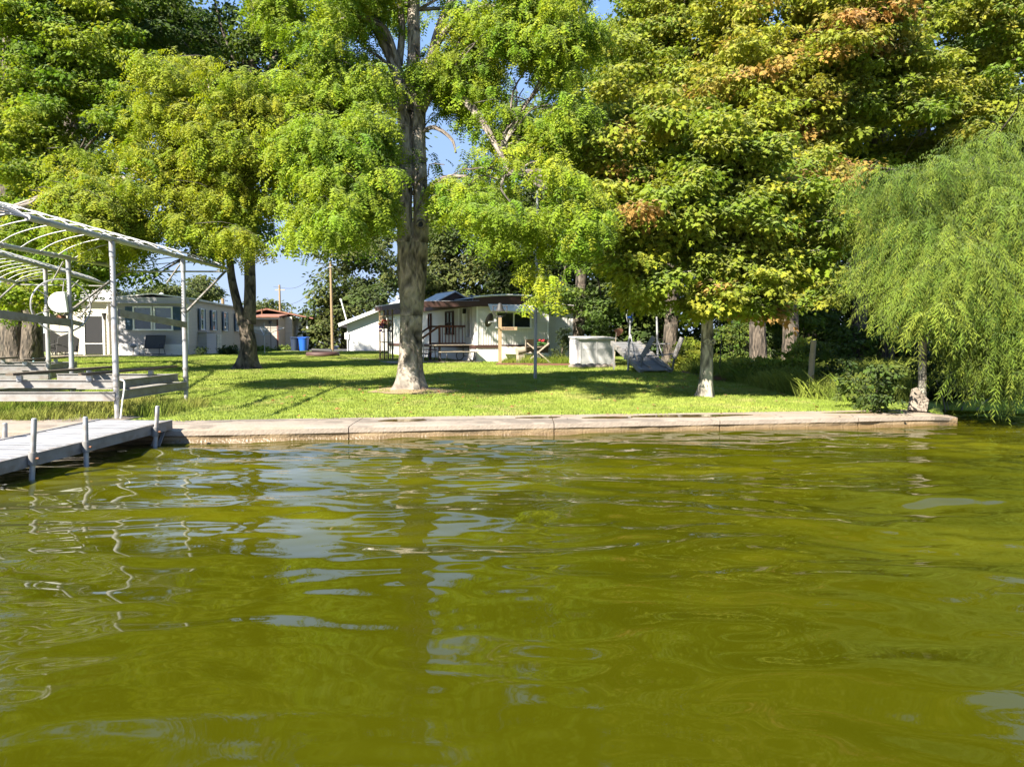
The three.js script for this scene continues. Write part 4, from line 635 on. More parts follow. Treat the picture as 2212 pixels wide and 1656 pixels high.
{ // parked vehicles far off
  const p = W(692, 746, 108), v = thing('parked_van', 'distant white box trailer parked beyond the driveway', 'trailer', [p.x, ground(p.x, p.z), p.z], 0.1), g = p.y;
  part('body', bev(2.9, 1.25, 1.7, 0, 0.95, 0, 0, 0, 0, 0.06), M.white, v); part('stripe', bx(2.7, 0.1, 0.02, 0, 1.05, 0.86), M.dark, v); parts('wheel', [-0.7, 0.5].map((x) => rod([x, 0.3, 0.7], [x, 0.3, 0.88], 0.3, 0.3, 16)), M.black, v);
  const q = W(727, 746, 104), c = thing('parked_car', 'distant silver car parked right of the white trailer', 'car', [q.x, ground(q.x, q.z), q.z], 0.5);
  const s = new THREE.Shape([[-1.9, 0.3], [1.9, 0.3], [1.95, 0.75], [1.1, 0.9], [0.6, 1.35], [-0.9, 1.38], [-1.5, 0.95], [-1.95, 0.85]].map((z) => new THREE.Vector2(...z)));
  part('body', new THREE.ExtrudeGeometry(s, { depth: 1.5, bevelEnabled: true, bevelSize: 0.08, bevelThickness: 0.1, bevelSegments: 3 }).translate(0, 0, -0.75).toNonIndexed(), M.steel, c); part('side_window', bx(1.5, 0.3, 0.03, -0.1, 1.12, 0.86), M.inside, c); parts('wheel', [-1.15, 1.2].map((x) => rod([x, 0.32, 0.7], [x, 0.32, 0.9], 0.32, 0.32, 16)), M.black, c);
}
{ // posts, slab and boards at the right edge of the lawn
  R = rng(31);
  const rough = (p0, p1, r, seg, m) => { const g = new THREE.CylinderGeometry(r * 0.92, r, 1, 14, 20, false), q = g.attributes.position, a = V(...p0), b = V(...p1), d = b.clone().sub(a), qn = new THREE.Quaternion().setFromUnitVectors(V(0, 1, 0), d.clone().normalize()), v = V(0, 0, 0); for (let i = 0; i < q.count; i++) { v.fromBufferAttribute(q, i); const an = Math.atan2(v.z, v.x), k = 1 + 0.25 * (fbm(an * 2 + 9, v.y * 5, 3) - 0.5); v.x *= k; v.z *= k; v.y *= d.length(); if (Math.abs(v.y) > d.length() * 0.49 && v.y > 0) v.y += 0.06 * (vnoise(an * 2, 3) - 0.5); v.applyQuaternion(qn).add(a).addScaledVector(d, 0.5); q.setXYZ(i, v.x, v.y, v.z); } g.computeVertexNormals(); return metreUV(g); };
  const a = onG(1748, 855), f = thing('fence_post', 'weathered grey timber fence post at the right lawn edge', 'post', a, 0); part('post', rough([0, -0.1, 0], [0.08, 1.28, 0], 0.07, 12), M.wood, f); part('staple', ring(0.03, 0.006, 0.06, 0.45, 0.07), M.rust, f);
  const b = onG(1992, 890), w = thing('wire_post', 'pale grey trunk-like post wrapped in wire mesh beside the willow', 'post', b, 0); part('post', rough([0, -0.2, 0], [-0.02, 1.35, 0], 0.078, 12), M.barkPale, w);
  const wr = []; for (let k = 0; k < 9; k++) wr.push(place(new THREE.TorusGeometry(0.083, 0.004, 5, 20), 0, 0.1 + k * 0.13, 0, Math.PI / 2 + 0.12 * (k % 2 ? 1 : -1), 0, 0).toNonIndexed()); parts('wire_loop', wr, M.black, w);
  const s = thing('broken_slab', 'broken concrete slab stood on edge against the wire-wrapped post', 'concrete slab', (() => { const q = onG(1978, 892); return [q[0], 0.21, q[2] - 0.1]; })(), 0.1);
  const sh = new THREE.Shape([[-0.21, 0], [0.12, -0.04], [0.2, 0.18], [0.0, 0.42], [-0.06, 0.4]].map((q) => new THREE.Vector2(...q))); part('slab', place(metreUV(new THREE.ExtrudeGeometry(sh, { depth: 0.07, bevelEnabled: true, bevelSize: 0.008, bevelThickness: 0.008, bevelSegments: 1 })), 0, 0.03, 0.16, -0.3), M.conc, s);
  const c = gp(1768, 856), d = gp(1835, 845); single('fallen_board', bar([c.x, c.y + 0.05, c.z], [d.x, d.y + 0.2, d.z], 0.04, 0.13), M.wood, 'grey fallen board lying right of the weathered fence post', 'board');
  const e = onG(1554, 815), st = thing('thin_stake', 'thin dark metal stake right of the pale-trunked maple', 'stake', e); part('rod', rod([0, -0.1, 0], [0.05, 1.35, 0], 0.016), M.black, st); part('spade', bx(0.06, 0.12, 0.006, 0.004, 0.1, 0.02), M.black, st);
}

// ---------------------------------------------------------------- trees
function limb(pts, radii, o = {}) {   // tapering, rough tube along points
  const c = new THREE.CatmullRomCurve3(pts.map((p) => p.isVector3 ? p.clone() : V(...p))), rows = o.rows ?? Math.max(5, pts.length * 5), rad = o.rad ?? 9, len = c.getLength();
  const fr = c.computeFrenetFrames(rows, false), pos = [], uv = [], ix = [], rough = o.rough ?? 0.08, sd = o.seed ?? R() * 50;
  let side = V(1, 0, 0), girth = 2 * Math.PI * radii[0];
  for (let i = 0; i <= rows; i++) {
    const t = i / rows, p = c.getPointAt(t), k = t * (radii.length - 1), j = Math.min(radii.length - 2, Math.floor(k)), r = lerp(radii[j], radii[j + 1], k - j), T = fr.tangents[i];
    side = side.sub(T.clone().multiplyScalar(side.dot(T))).normalize(); const up = T.clone().cross(side);
    for (let q = 0; q <= rad; q++) {
      const a = q / rad * 2 * Math.PI, ca = Math.cos(a), sa = Math.sin(a), n = fbm(ca * 2.2 + sd, sa * 2.2 + t * len * 0.55 + sd, 3) - 0.5, rid = rough > 0.05 ? (fbm(q / rad * 26 + sd, t * len * 0.9, 2, 26) - 0.5) * 0.8 : 0;
      let k2 = 1 + rough * (2.2 * n + rid);
      if (o.flare) { const f = Math.exp(-t * len / o.flare); k2 += f * (0.36 + 0.55 * Math.max(0, Math.sin(a * 3 + sd)) + 0.25 * Math.sin(a * 5 + 1)); }
      pos.push(p.x + (side.x * ca + up.x * sa) * r * k2, p.y + (side.y * ca + up.y * sa) * r * k2, p.z + (side.z * ca + up.z * sa) * r * k2);
      uv.push(q / rad * Math.max(0.4, Math.round(girth * 0.8) || 1) / 0.8, t * len);
      if (i < rows && q < rad) { const A = i * (rad + 1) + q, B = A + rad + 1; ix.push(A, A + 1, B, B, A + 1, B + 1); }
    }
  }
  const g = new THREE.BufferGeometry(); g.setAttribute('position', new THREE.Float32BufferAttribute(pos, 3)); g.setAttribute('uv', new THREE.Float32BufferAttribute(uv, 2)); g.setIndex(ix); g.computeVertexNormals();
  return g.toNonIndexed();
}
// leaf sprays
function leafMesh(list) {   // list of {p, x, y, n, L, W, kind}: leaves as small folded outlines
  const pos = [], ix = [];
  for (const l of list) {
    const k = pos.length / 3, add = (u, v, w) => { const q = l.p.clone().addScaledVector(l.y, v * l.L).addScaledVector(l.x, u * l.L).addScaledVector(l.n, w * l.L); pos.push(q.x, q.y, q.z); };
    const fan = (o) => { o.forEach(([u, v], i) => add(u, v, i ? -0.22 * Math.abs(u) - 0.12 * v * v : 0)); for (let i = 1; i < o.length - 1; i++) ix.push(k, k + i, k + i + 1); ix.push(k, k + o.length - 1, k + 1); };
    if (l.kind === 'maple') fan([[0, 0.34], [0, 0], [0.3, 0.02], [0.24, 0.2], [0.52, 0.42], [0.26, 0.5], [0.13, 0.68], [0, 1], [-0.13, 0.68], [-0.26, 0.5], [-0.52, 0.42], [-0.24, 0.2], [-0.3, 0.02]]);
    else if (l.kind === 'oval') fan([[0, 0.45], [0, 0], [0.26, 0.3], [0.24, 0.62], [0, 1], [-0.24, 0.62], [-0.26, 0.3]]);
    else { add(0, 0, 0); add(l.W, 0.38, -0.04); add(0, 1, -0.1); add(-l.W, 0.38, -0.04); ix.push(k, k + 1, k + 2, k, k + 2, k + 3); }
  }
  const g = new THREE.BufferGeometry(); g.setAttribute('position', new THREE.Float32BufferAttribute(pos, 3)); g.setIndex(ix);
  const f = g.toNonIndexed(); f.computeVertexNormals(); return f;
}
const dirOf = (a, tilt) => V(Math.cos(a) * Math.cos(tilt), Math.sin(tilt), Math.sin(a) * Math.cos(tilt));
function frame(y, n0) { const x = y.clone().cross(n0).normalize(); return { x, y, n: x.clone().cross(y).normalize() }; }
R = rng(77);
function sprayMaple(n, r, L, kind = 'maple', droop = -0.5) {
  const l = []; for (let i = 0; i < n; i++) { const a = rr(0, 6.283), q = Math.sqrt(R()) * r, p = V(Math.cos(a) * q, rr(-0.22, 0.22) * r - q * q * 0.25 / r, Math.sin(a) * q); const y = dirOf(a + rr(-1, 1), droop + rr(-0.45, 0.45)), s = L * rr(0.7, 1.2); l.push({ p, L: s, W: 0.25, kind, ...frame(y, V(rr(-0.6, 0.6), 1, rr(-0.6, 0.6)).normalize()) }); } return leafMesh(l);
}
function sprayLocust(n, r, len) {   // drooping pinnate fronds
  const l = []; for (let i = 0; i < n; i++) { const a = rr(0, 6.283), q = Math.sqrt(R()) * r; let p = V(Math.cos(a) * q, rr(-0.15, 0.15) * r, Math.sin(a) * q), t = rr(-0.5, 0.15), A = a + rr(-0.8, 0.8); const m = 6, st = len * rr(0.75, 1.2) / m;
    for (let k = 0; k < m; k++) { t -= 0.15; const d = dirOf(A, Math.max(-1.5, t)); p = p.clone().addScaledVector(d, st); const f = frame(d, V(rr(-0.3, 0.3), 1, rr(-0.3, 0.3))); for (const s of [-1, 1]) { const y = f.x.clone().multiplyScalar(s).addScaledVector(d, 0.45).addScaledVector(f.n, -0.25).normalize(); l.push({ p, L: len * 0.25, W: 0.2, kind: 'slim', ...frame(y, f.n) }); } } }
  return leafMesh(l);
}
function sprayWillow(n, r, len) {   // arching shoots with long hanging leaves
  const l = []; for (let i = 0; i < n; i++) { const a = rr(0, 6.283), q = Math.sqrt(R()) * r; let p = V(Math.cos(a) * q, rr(-0.2, 0.2) * r, Math.sin(a) * q), t = rr(-0.2, 0.6); const m = 11;
    for (let k = 0; k < m; k++) { t -= 0.16; const d = dirOf(a, Math.max(-1.45, t)); p = p.clone().addScaledVector(d, len / m); for (const s of [-1, 1]) { const f = frame(d, V(rr(-0.4, 0.4), 1, rr(-0.4, 0.4))), y = f.x.clone().multiplyScalar(s * rr(0.3, 0.9)).addScaledVector(d, 0.5).add(V(0, -0.5, 0)).normalize(); l.push({ p, L: rr(0.075, 0.12), W: 0.065, kind: 'slim', ...frame(y, f.n) }); } } }
  return leafMesh(l);
}
const SPRAY = {
  maple: sprayMaple(20, 0.34, 0.125), mapleFar: sprayMaple(22, 0.5, 0.19, 'oval'), far: sprayMaple(22, 0.9, 0.36, 'oval', -0.5), locust: sprayLocust(10, 0.2, 0.33), willow: sprayWillow(6, 0.15, 0.75), broad: sprayMaple(12, 0.3, 0.15, 'oval', -0.5), weed: sprayMaple(16, 0.16, 0.10, 'slim', 0.75),
};
const leafMat = new THREE.MeshPhysicalMaterial({ color: col(1, 1, 1), roughness: 1, side: THREE.DoubleSide, specularIntensity: 0.35, transmission: 0.5, thickness: 0 });
/* a crown: lobes [px, py, depth, rx, ry, rz (m), clumps] in the picture's measure; every lobe holds leaf clumps, every clump leaf sprays */
function crown(parent, spray, lobes, o) {
  const base = parent.position, M4 = [], C = [], twigs = [], q = new THREE.Quaternion(), e = new THREE.Euler(), hubs = [];
  for (const [px, py, d, rx, ry, rz, n, tint] of lobes) {
    const c = W(px, py, d), X0 = rx * d / 1661, Y0 = ry * d / 1661, ax = Math.max(X0 * 0.4, X0 - o.len * 0.3), ay = Math.max(Y0 * 0.5, Y0 - 0.25 * (o.hang ?? 0)); c.y += 0.3 * (o.hang ?? 0) + o.len * o.sag * 0.3; if (ry > 44 || lobes.length < 30) hubs.push([c, Math.min(ax, ay)]);
    for (let i = 0; i < n * (o.more ?? 1); i++) {
      const u = rr(0, 6.283), v = Math.acos(rr(-1, 1)), s = Math.pow(R(), o.shell ?? 0.45) * (R() < 0.3 ? rr(1, 1.38) : 1), cc = V(c.x + ax * s * Math.sin(v) * Math.cos(u), c.y + ay * s * Math.cos(v), c.z + rz * s * Math.sin(v) * Math.sin(u));
      if (o.floor !== undefined && cc.y < o.floor) continue;
      if (fbm(cc.x * (o.gf ?? 0.8) + 31, cc.y * (o.gf ?? 0.8) * 1.2 + cc.z * 0.5, 3) < (o.gap ?? 0.38)) continue;   // hollows between the boughs
      const ct = tint && R() < tint[1] * 0.6 ? tint[0] : null, tone = rr(0, 1), cl = ct ? mix3(o.c1, ct, rr(0.3, 1)) : mix3(o.c0, o.c1, tone);
      const len = o.len * rr(0.55, 1.35), ang = Math.atan2(cc.z - base.z, cc.x - base.x) + rr(-1.3, 1.3), rise = rr(-0.1, 0.35), dx = Math.cos(ang), dz = Math.sin(ang), m = Math.max(3, Math.round(o.per * rr(0.7, 1.3) * len / o.len));
      const at = (t, w, y) => V(cc.x + dx * len * (t - 0.5) - dz * w, cc.y + len * (rise * t - o.sag * t * t) + y, cc.z + dz * len * (t - 0.5) + dx * w);
      if (o.twig && R() < o.twig) twigs.push([at(-0.25, 0, 0), at(0.35, 0, 0), at(0.95, 0, 0)]);
      for (let k = 0; k < m; k++) {
        const t = (k + R()) / m, w = rr(-1, 1) * o.wid * (1.1 - 0.5 * t), y = rr(-0.5, 0.5) * o.thick - R() * R() * (o.hang ?? 0), p = at(t, w, y);
        if (o.skip?.(p)) continue;
        const sc = rr(0.75, 1.25) * (o.s ?? 1), b = rr(0.8, 1.2);
        q.setFromEuler(e.set(rr(-0.5, 0.5) * (o.tilt ?? 1), rr(0, 6.283), rr(-0.5, 0.5) * (o.tilt ?? 1)));
        M4.push(new THREE.Matrix4().compose(p.sub(base), q, V(sc, sc, sc))); C.push(cl.map((x, j) => x * b * (j === 0 ? rr(0.88, 1.14) : 1)));
      }
    }
  }
  const im = new THREE.InstancedMesh(SPRAY[spray], leafMat, M4.length); M4.forEach((m, i) => { im.setMatrixAt(i, m); im.setColorAt(i, col(...C[i])); });
  im.name = 'crown'; im.userData.kind = 'stuff'; im.castShadow = im.receiveShadow = true; parent.add(im); nSpray += M4.length;
  return { hubs, twigs };
}
let nSpray = 0;
const sub = (g, b) => { g.translate(-b.x, -b.y, -b.z); return g; };
function tree(name, label, at, kind, lobes, o) {   // o.trunk: list of [points (world), radii, options]
  const t = thing(name, label, 'tree', [at.x, at.y, at.z], 0, o.group), w = [];
  const { hubs, twigs } = crown(t, kind, lobes, o);
  for (const [p, r, q] of o.trunk) w.push(limb(p, r, q));
  const nodes = o.from ?? [];
  if (nodes.length) for (const [c, s] of hubs) {   // a branch from the nearest trunk node below to each lobe
    if (o.noLimb?.(c)) continue;
    let best = nodes[0], bd = 1e9; for (const n of nodes) { const dd = c.distanceTo(n[0]) + Math.max(0, n[0].y - c.y + 0.4) * 1.5; if (dd < bd) { bd = dd; best = n; } }
    const a = best[0], m = a.clone().lerp(c, 0.5).add(V(rr(-0.3, 0.3), bd * 0.05, rr(-0.3, 0.3))), r0 = Math.min(best[1], 0.016 + bd * 0.009);
    w.push(limb([a, a.clone().lerp(m, 0.5).add(V(rr(-0.1, 0.1), 0.1, 0)), m, m.clone().lerp(c, 0.5).add(V(rr(-0.2, 0.2), 0.12, rr(-0.2, 0.2))), c], [r0, r0 * 0.75, r0 * 0.55, r0 * 0.35, 0.012], { rad: 6, rows: 12, rough: 0.05 }));
  }
  for (const [a, m, b] of twigs) { const k = o.twigR ?? 0.014; w.push(limb([a, m, b], [k, k * 0.6, k * 0.25], { rad: 4, rows: 5, rough: 0.02 })); }
  part('trunk', w.map((g) => sub(g, at)), o.bark ?? M.bark, t);
  return t;
}
function fill(poly, d0, d1, count, rx, ry, rz, n) {   // small lobes strewn through an outline
  const xs = poly.map((p) => p[0]), ys = poly.map((p) => p[1]), out = [], x0 = Math.min(...xs), x1 = Math.max(...xs), y0 = Math.min(...ys), y1 = Math.max(...ys);
  for (let g = 0; out.length < count && g < 9000; g++) {
    const x = rr(x0, x1), y = rr(y0, y1); let inside = false;
    for (let i = 0, j = poly.length - 1; i < poly.length; j = i++) if ((poly[i][1] > y) !== (poly[j][1] > y) && x < (poly[j][0] - poly[i][0]) * (y - poly[i][1]) / (poly[j][1] - poly[i][1]) + poly[i][0]) inside = !inside;
    if (inside && fbm(x * 0.014 + d0, y * 0.02, 3) > 0.36) out.push([x, y, rr(d0, d1), rx * rr(0.6, 1.4), ry * rr(0.6, 1.4), rz, n]);
  }
  return out;
}
const up = (p, px, py) => W(px, py, -p.z);   // a point straight above the tree's foot, in the plane of its trunk
const MAPLE = { len: 0.95, wid: 0.32, thick: 0.22, sag: 0.22, hang: 0.12, per: 8, twig: 0.22, twigR: 0.011 }, MFAR = { len: 1.7, wid: 0.7, thick: 0.5, sag: 0.22, hang: 0.25, per: 10, twig: 0.1, twigR: 0.02 };
const FAR = { len: 2.4, wid: 1.0, thick: 0.9, sag: 0.2, hang: 0.4, per: 10, twig: 0.1, twigR: 0.03 };
const G1 = [0.135, 0.21, 0.009], G2 = [0.26, 0.305, 0.018], OR = [0.38, 0.21, 0.06], YE = [0.29, 0.295, 0.022];
{ // the big locust in the middle
  R = rng(101);
  const b = V(TREE0.x, ground(TREE0.x, TREE0.z) - 0.05, TREE0.z), u = (px, py) => W(px, py, 18.4), X = (px, py, d) => W(px, py, d);
  const lo = { len: 0.85, wid: 0.2, thick: 0.26, sag: 0.42, hang: 0.75, per: 5, more: 1.5, gap: 0.465, gf: 1.0, twig: 0.3, twigR: 0.008, skip: (p) => { const x = 1106 + 1661 * p.x / -p.z; return p.z > -18.3 && x > 842 && x < 936 && p.y < 7.2 && R() < 0.9; }, c0: [0.13, 0.225, 0.006], c1: [0.27, 0.335, 0.012], tilt: 0.6, shell: 0.5, bark: M.bark };
  const trunkPts = [u(887, 846), u(886, 780), u(888, 700), u(889, 610), u(891, 540), u(891, 480)], L = [u(881, 690), u(877, 600), u(876, 545), u(874, 440), u(877, 330), u(872, 240), u(866, 170)], Rr = [u(897, 690), u(903, 600), u(906, 545), u(909, 470), u(907, 380), u(903, 290), u(906, 200)];
  const lobes = [
    [1060, 40, 17.3, 120, 100, 1.4, 17], [1170, 110, 16.8, 95, 130, 1.3, 20], [1185, 260, 16.6, 75, 130, 1.2, 19], [1110, 200, 17.6, 90, 140, 1.3, 17], [1010, 90, 18.4, 80, 90, 1.3, 6], [985, 250, 18.8, 60, 90, 1, 4], [1210, 358, 16.6, 60, 60, 0.9, 7], [1000, 330, 18.5, 60, 40, 1, 4],
    [880, -80, 18, 140, 70, 1.6, 11], [850, 180, 22.5, 70, 70, 1.6, 8], [1110, 120, 22, 80, 80, 1.8, 9], [1160, 260, 21.5, 70, 70, 1.8, 8], [860, 60, 22.5, 90, 80, 1.8, 8], [1150, -40, 17, 130, 70, 1.5, 12], [700, 70, 17.8, 110, 90, 1.4, 15], [650, 170, 17.2, 90, 90, 1.3, 13], [770, 160, 18.2, 80, 90, 1.2, 9], [800, 60, 18.6, 60, 70, 1, 4], [740, -40, 17.8, 120, 60, 1.4, 10],
    [1050, 398, 16.2, 90, 55, 1.1, 12], [1140, 428, 15.6, 95, 60, 1.1, 16], [1230, 458, 15.2, 75, 70, 1, 16], [1110, 483, 15.4, 95, 45, 1, 10], [1250, 503, 15.1, 70, 40, 0.8, 7], [1180, 518, 15.3, 80, 34, 0.7, 5], [1160, 610, 15.4, 6, 8, 0.1, 1], [1010, 438, 16.4, 60, 60, 0.8, 4], [960, 388, 17.4, 50, 45, 0.8, 4],
    [885, 245, 17.6, 45, 32, 0.5, 3], [870, 345, 17.5, 36, 34, 0.5, 2], [900, 150, 17.8, 40, 40, 0.5, 2],
    [800, 305, 16.2, 55, 55, 0.9, 9], [760, 378, 15.6, 85, 85, 1.1, 16], [800, 428, 15.6, 55, 60, 0.8, 8], [700, 468, 15.4, 85, 55, 1, 11], [640, 518, 15.4, 50, 34, 0.6, 4], [770, 498, 15.6, 60, 40, 0.7, 5], [720, 325, 16, 70, 70, 1, 10], [690, 548, 15.4, 34, 24, 0.5, 2],
    ...fill([[1040, -40], [1255, -40], [1265, 150], [1250, 380], [1180, 430], [1100, 390], [1070, 250], [1030, 140]], 16.2, 18.2, 46, 46, 46, 0.7, 5),
    ...fill([[930, 430], [1020, 380], [1120, 360], [1200, 390], [1290, 440], [1335, 510], [1230, 515], [1060, 505], [1020, 455], [950, 445]], 15, 16.8, 34, 44, 34, 0.6, 5),
    ...fill([[560, -40], [830, -40], [835, 190], [740, 240], [640, 230], [580, 100]], 16.8, 18.6, 26, 46, 40, 0.7, 5),
    ...fill([[640, 300], [740, 270], [815, 290], [840, 390], [800, 475], [700, 505], [620, 455], [620, 380]], 15.4, 17, 34, 40, 34, 0.6, 5),
    ...fill([[925, 90], [1040, 60], [1080, 380], [935, 400]], 17.8, 19.2, 20, 36, 30, 0.5, 3),
  ];
  const from = [[u(890, 420), 0.12], [u(880, 300), 0.16], [u(905, 300), 0.16], [u(868, 180), 0.14], [u(910, 180), 0.16], [X(700, 330, 16.6), 0.07], [X(960, 190, 18), 0.12], [X(1080, 330, 17), 0.08], [X(1105, 380, 16.2), 0.06], [X(770, 245, 17.6), 0.09], [u(905, 20), 0.12]];
  const t = tree('locust_tree', 'tall locust with thick pale twin trunk in the middle of the lawn', b, 'locust', lobes, { ...lo, from, trunk: [
    [trunkPts, [0.295, 0.275, 0.265, 0.26, 0.2, 0.08], { rad: 60, rows: 110, rough: 0.11, flare: 0.24, seed: 3 }],
    [L, [0.16, 0.19, 0.19, 0.175, 0.17, 0.17, 0.16], { rad: 26, rows: 80, rough: 0.1 }], [Rr, [0.16, 0.19, 0.19, 0.18, 0.175, 0.18, 0.17], { rad: 26, rows: 80, rough: 0.1 }],
    [[u(866, 190), u(848, 130), u(820, 70), u(785, 0), u(750, -60)], [0.16, 0.14, 0.13, 0.12, 0.1], { rad: 16, rows: 36 }], [[u(880, 240), u(893, 120), u(893, 20), u(896, -90)], [0.15, 0.15, 0.14, 0.12], { rad: 16, rows: 36 }],
    [[u(908, 210), u(930, 140), u(950, 60), u(985, -20)], [0.17, 0.14, 0.11, 0.1], { rad: 16, rows: 36 }], [[u(862, 140), u(868, 60), u(858, -30)], [0.09, 0.08, 0.07], { rad: 12 }],
    [[u(905, 250), X(944, 182, 18.2), X(990, 205, 17.8), X(1031, 247, 17.4), X(1075, 320, 17), X(1105, 380, 16.4)], [0.11, 0.1, 0.09, 0.08, 0.06, 0.04], { rad: 12, rows: 40 }],
    [[u(905, 290), X(935, 275, 18.2), X(975, 300, 18), X(985, 330, 17.8)], [0.06, 0.05, 0.04, 0.02], { rad: 9 }], [[u(868, 232), X(851, 228, 18), X(800, 235, 17.6), X(754, 247, 17.4), X(700, 290, 16.8), X(640, 300, 16.2)], [0.11, 0.1, 0.09, 0.07, 0.05, 0.03], { rad: 12, rows: 40 }],
    [[u(912, 440), X(930, 405, 18), X(962, 385, 17.6), X(1010, 380, 17)], [0.09, 0.075, 0.06, 0.03], { rad: 12 }], [[u(865, 160), X(830, 60, 18), X(770, 35, 17.6), X(720, 50, 17)], [0.08, 0.06, 0.05, 0.03], { rad: 9 }],
    [[u(930, 130), X(960, 70, 18), X(1020, 20, 17.6), X(1100, 10, 17)], [0.08, 0.07, 0.05, 0.03], { rad: 9 }], [[u(874, 420), X(830, 395, 17.4), X(790, 380, 16.6), X(750, 400, 16)], [0.06, 0.05, 0.04, 0.02], { rad: 9 }],
  ] });
  const k = u(911, 487).sub(b); part('knot_hole', [place(new THREE.TorusGeometry(0.085, 0.035, 8, 20), k.x, k.y, k.z + 0.19).toNonIndexed()], M.bark, t, 'round dark knot hole'); part('knot_hollow', place(new THREE.CylinderGeometry(0.075, 0.075, 0.04, 18), k.x, k.y, k.z + 0.19, Math.PI / 2).toNonIndexed(), M.black, t);
}
{ // the lime locust on the left, its trunk the forked one
  R = rng(102);
  const f = gp(532, 797), b = V(f.x, f.y - 0.05, f.z), D = -f.z, u = (px, py) => W(px, py, D);
  tree('forked_tree', 'dark-leaved tree with a forked grey trunk behind the boat lift', b, 'mapleFar', [
    [400, 490, D - 1, 60, 24, 1.4, 8], [455, 530, D - 1, 40, 22, 1.2, 6], [560, 500, D, 50, 36, 1.4, 8], [330, 600, D - 2.5, 30, 14, 0.6, 3], [312, 630, D - 3, 16, 12, 0.4, 2], [470, 440, D, 120, 60, 2.5, 22],
    [420, 60, D, 100, 80, 3, 28], [530, 50, D, 90, 80, 3, 24], [330, 40, D, 90, 70, 3, 24], [600, 130, D + 1, 70, 90, 3, 20], [480, 180, D + 1, 120, 80, 3, 26], [560, 300, D + 1.5, 120, 100, 3, 26], [640, 260, D + 1.5, 80, 90, 3, 16], [700, 180, D + 2, 70, 90, 2, 10], [760, 300, D + 2, 70, 60, 2, 14], [420, -120, D + 1, 130, 90, 3, 26], [620, -110, D + 1, 120, 90, 3, 26], [520, -280, D + 2, 170, 100, 3, 30], [780, -200, D + 3, 120, 110, 3, 22], [850, 330, D + 1.5, 60, 60, 2, 14], [830, 200, D + 1, 60, 70, 2, 12],
  ], { ...MFAR, len: 1.3, wid: 0.5, c0: [0.04, 0.08, 0.007], c1: [0.10, 0.15, 0.012], bark: M.barkDark, from: [[u(530, 420), 0.14], [u(510, 540), 0.1], [u(535, 250), 0.12]], trunk: [
    [[u(533, 798), u(536, 740), u(532, 715), u(531, 695)], [0.33, 0.29, 0.28, 0.27], { rad: 40, rows: 60, rough: 0.09, flare: 0.34, seed: 8 }], [[u(538, 700), u(540, 620), u(539, 560), u(540, 480), u(536, 380), u(545, 100), u(548, 0), u(545, -100)], [0.24, 0.2, 0.19, 0.18, 0.16, 0.14, 0.12, 0.1], { rad: 20, rows: 60 }],
    [[u(527, 710), u(512, 655), u(500, 600), u(494, 540), u(480, 440)], [0.19, 0.16, 0.14, 0.12, 0.08], { rad: 16, rows: 40 }] ] });
  const c = V(-14.2, ground(-14.2, -17) - 0.05, -17), X = (px, py, d) => W(px, py, d);
  // lime locust: its own trunk stands just outside the left edge, the crown hangs over the lifts
  const lo = { len: 0.85, wid: 0.2, thick: 0.26, sag: 0.42, hang: 0.65, per: 5, more: 1.7, gap: 0.445, gf: 1.0, twig: 0.3, twigR: 0.008, c0: [0.155, 0.225, 0.006], c1: [0.31, 0.335, 0.012], tilt: 0.6, shell: 0.5 };
  const joints = [[X(300, 380, 17.8), 0.07], [X(430, 330, 17.8), 0.05], [X(560, 340, 17.4), 0.04], [X(150, 400, 17.6), 0.08], [X(470, 240, 18), 0.04]];
  tree('locust_tree', 'lime-green locust crown spreading over the boat lift canopies', c, 'locust', [
    [560, 210, 17.8, 85, 55, 1, 13], [490, 150, 19.2, 60, 34, 0.8, 6], [420, 170, 18.8, 70, 45, 0.9, 8], [640, 270, 17.6, 75, 60, 1, 12], [480, 270, 18.4, 95, 60, 1.1, 16], [370, 280, 18.2, 80, 55, 1, 13], [560, 334, 17, 95, 60, 1.1, 16], [650, 354, 17, 70, 60, 1, 11], [440, 354, 17.8, 100, 60, 1.1, 18], [320, 344, 17.6, 90, 55, 1, 15], [240, 384, 17.4, 75, 50, 0.9, 12], [180, 416, 17.2, 60, 55, 0.9, 10], [270, 436, 17.2, 80, 45, 0.9, 12], [370, 406, 17.4, 80, 45, 0.9, 12], [160, 476, 17.2, 40, 40, 0.6, 4], [300, 486, 17.2, 60, 24, 0.6, 4], [470, 406, 17.8, 70, 45, 0.8, 9], [580, 406, 16.8, 80, 50, 0.9, 10], [520, 526, 16.4, 26, 34, 0.4, 2], [470, 526, 17.8, 30, 24, 0.4, 2], [610, 466, 16.8, 46, 34, 0.6, 4],
    ...fill([[110, 500], [130, 410], [230, 300], [330, 220], [340, 150], [440, 110], [540, 130], [620, 210], [700, 260], [760, 330], [740, 450], [640, 500], [560, 450], [420, 480], [340, 510], [150, 520]], 16.6, 18.4, 92, 46, 32, 0.7, 5),
  ], { ...lo, from: joints, trunk: [
    [[V(c.x, c.y, c.z), V(-14.1, 2.2, -17), V(-13.9, 4, -17), V(-13.4, 7.5, -17.2)], [0.3, 0.24, 0.22, 0.12], { rad: 24, rows: 50, rough: 0.09, flare: 0.3 }],
    [[V(-13.95, 3.6, -17), X(60, 440, 17), X(150, 400, 17.6), X(300, 380, 17.8), X(430, 330, 17.8), X(560, 340, 17.4)], [0.12, 0.1, 0.09, 0.07, 0.05, 0.03], { rad: 10, rows: 40 }], [[X(300, 380, 17.8), X(390, 290, 18), X(470, 240, 18), X(560, 200, 17.8)], [0.06, 0.05, 0.04, 0.02], { rad: 8 }] ] });
}
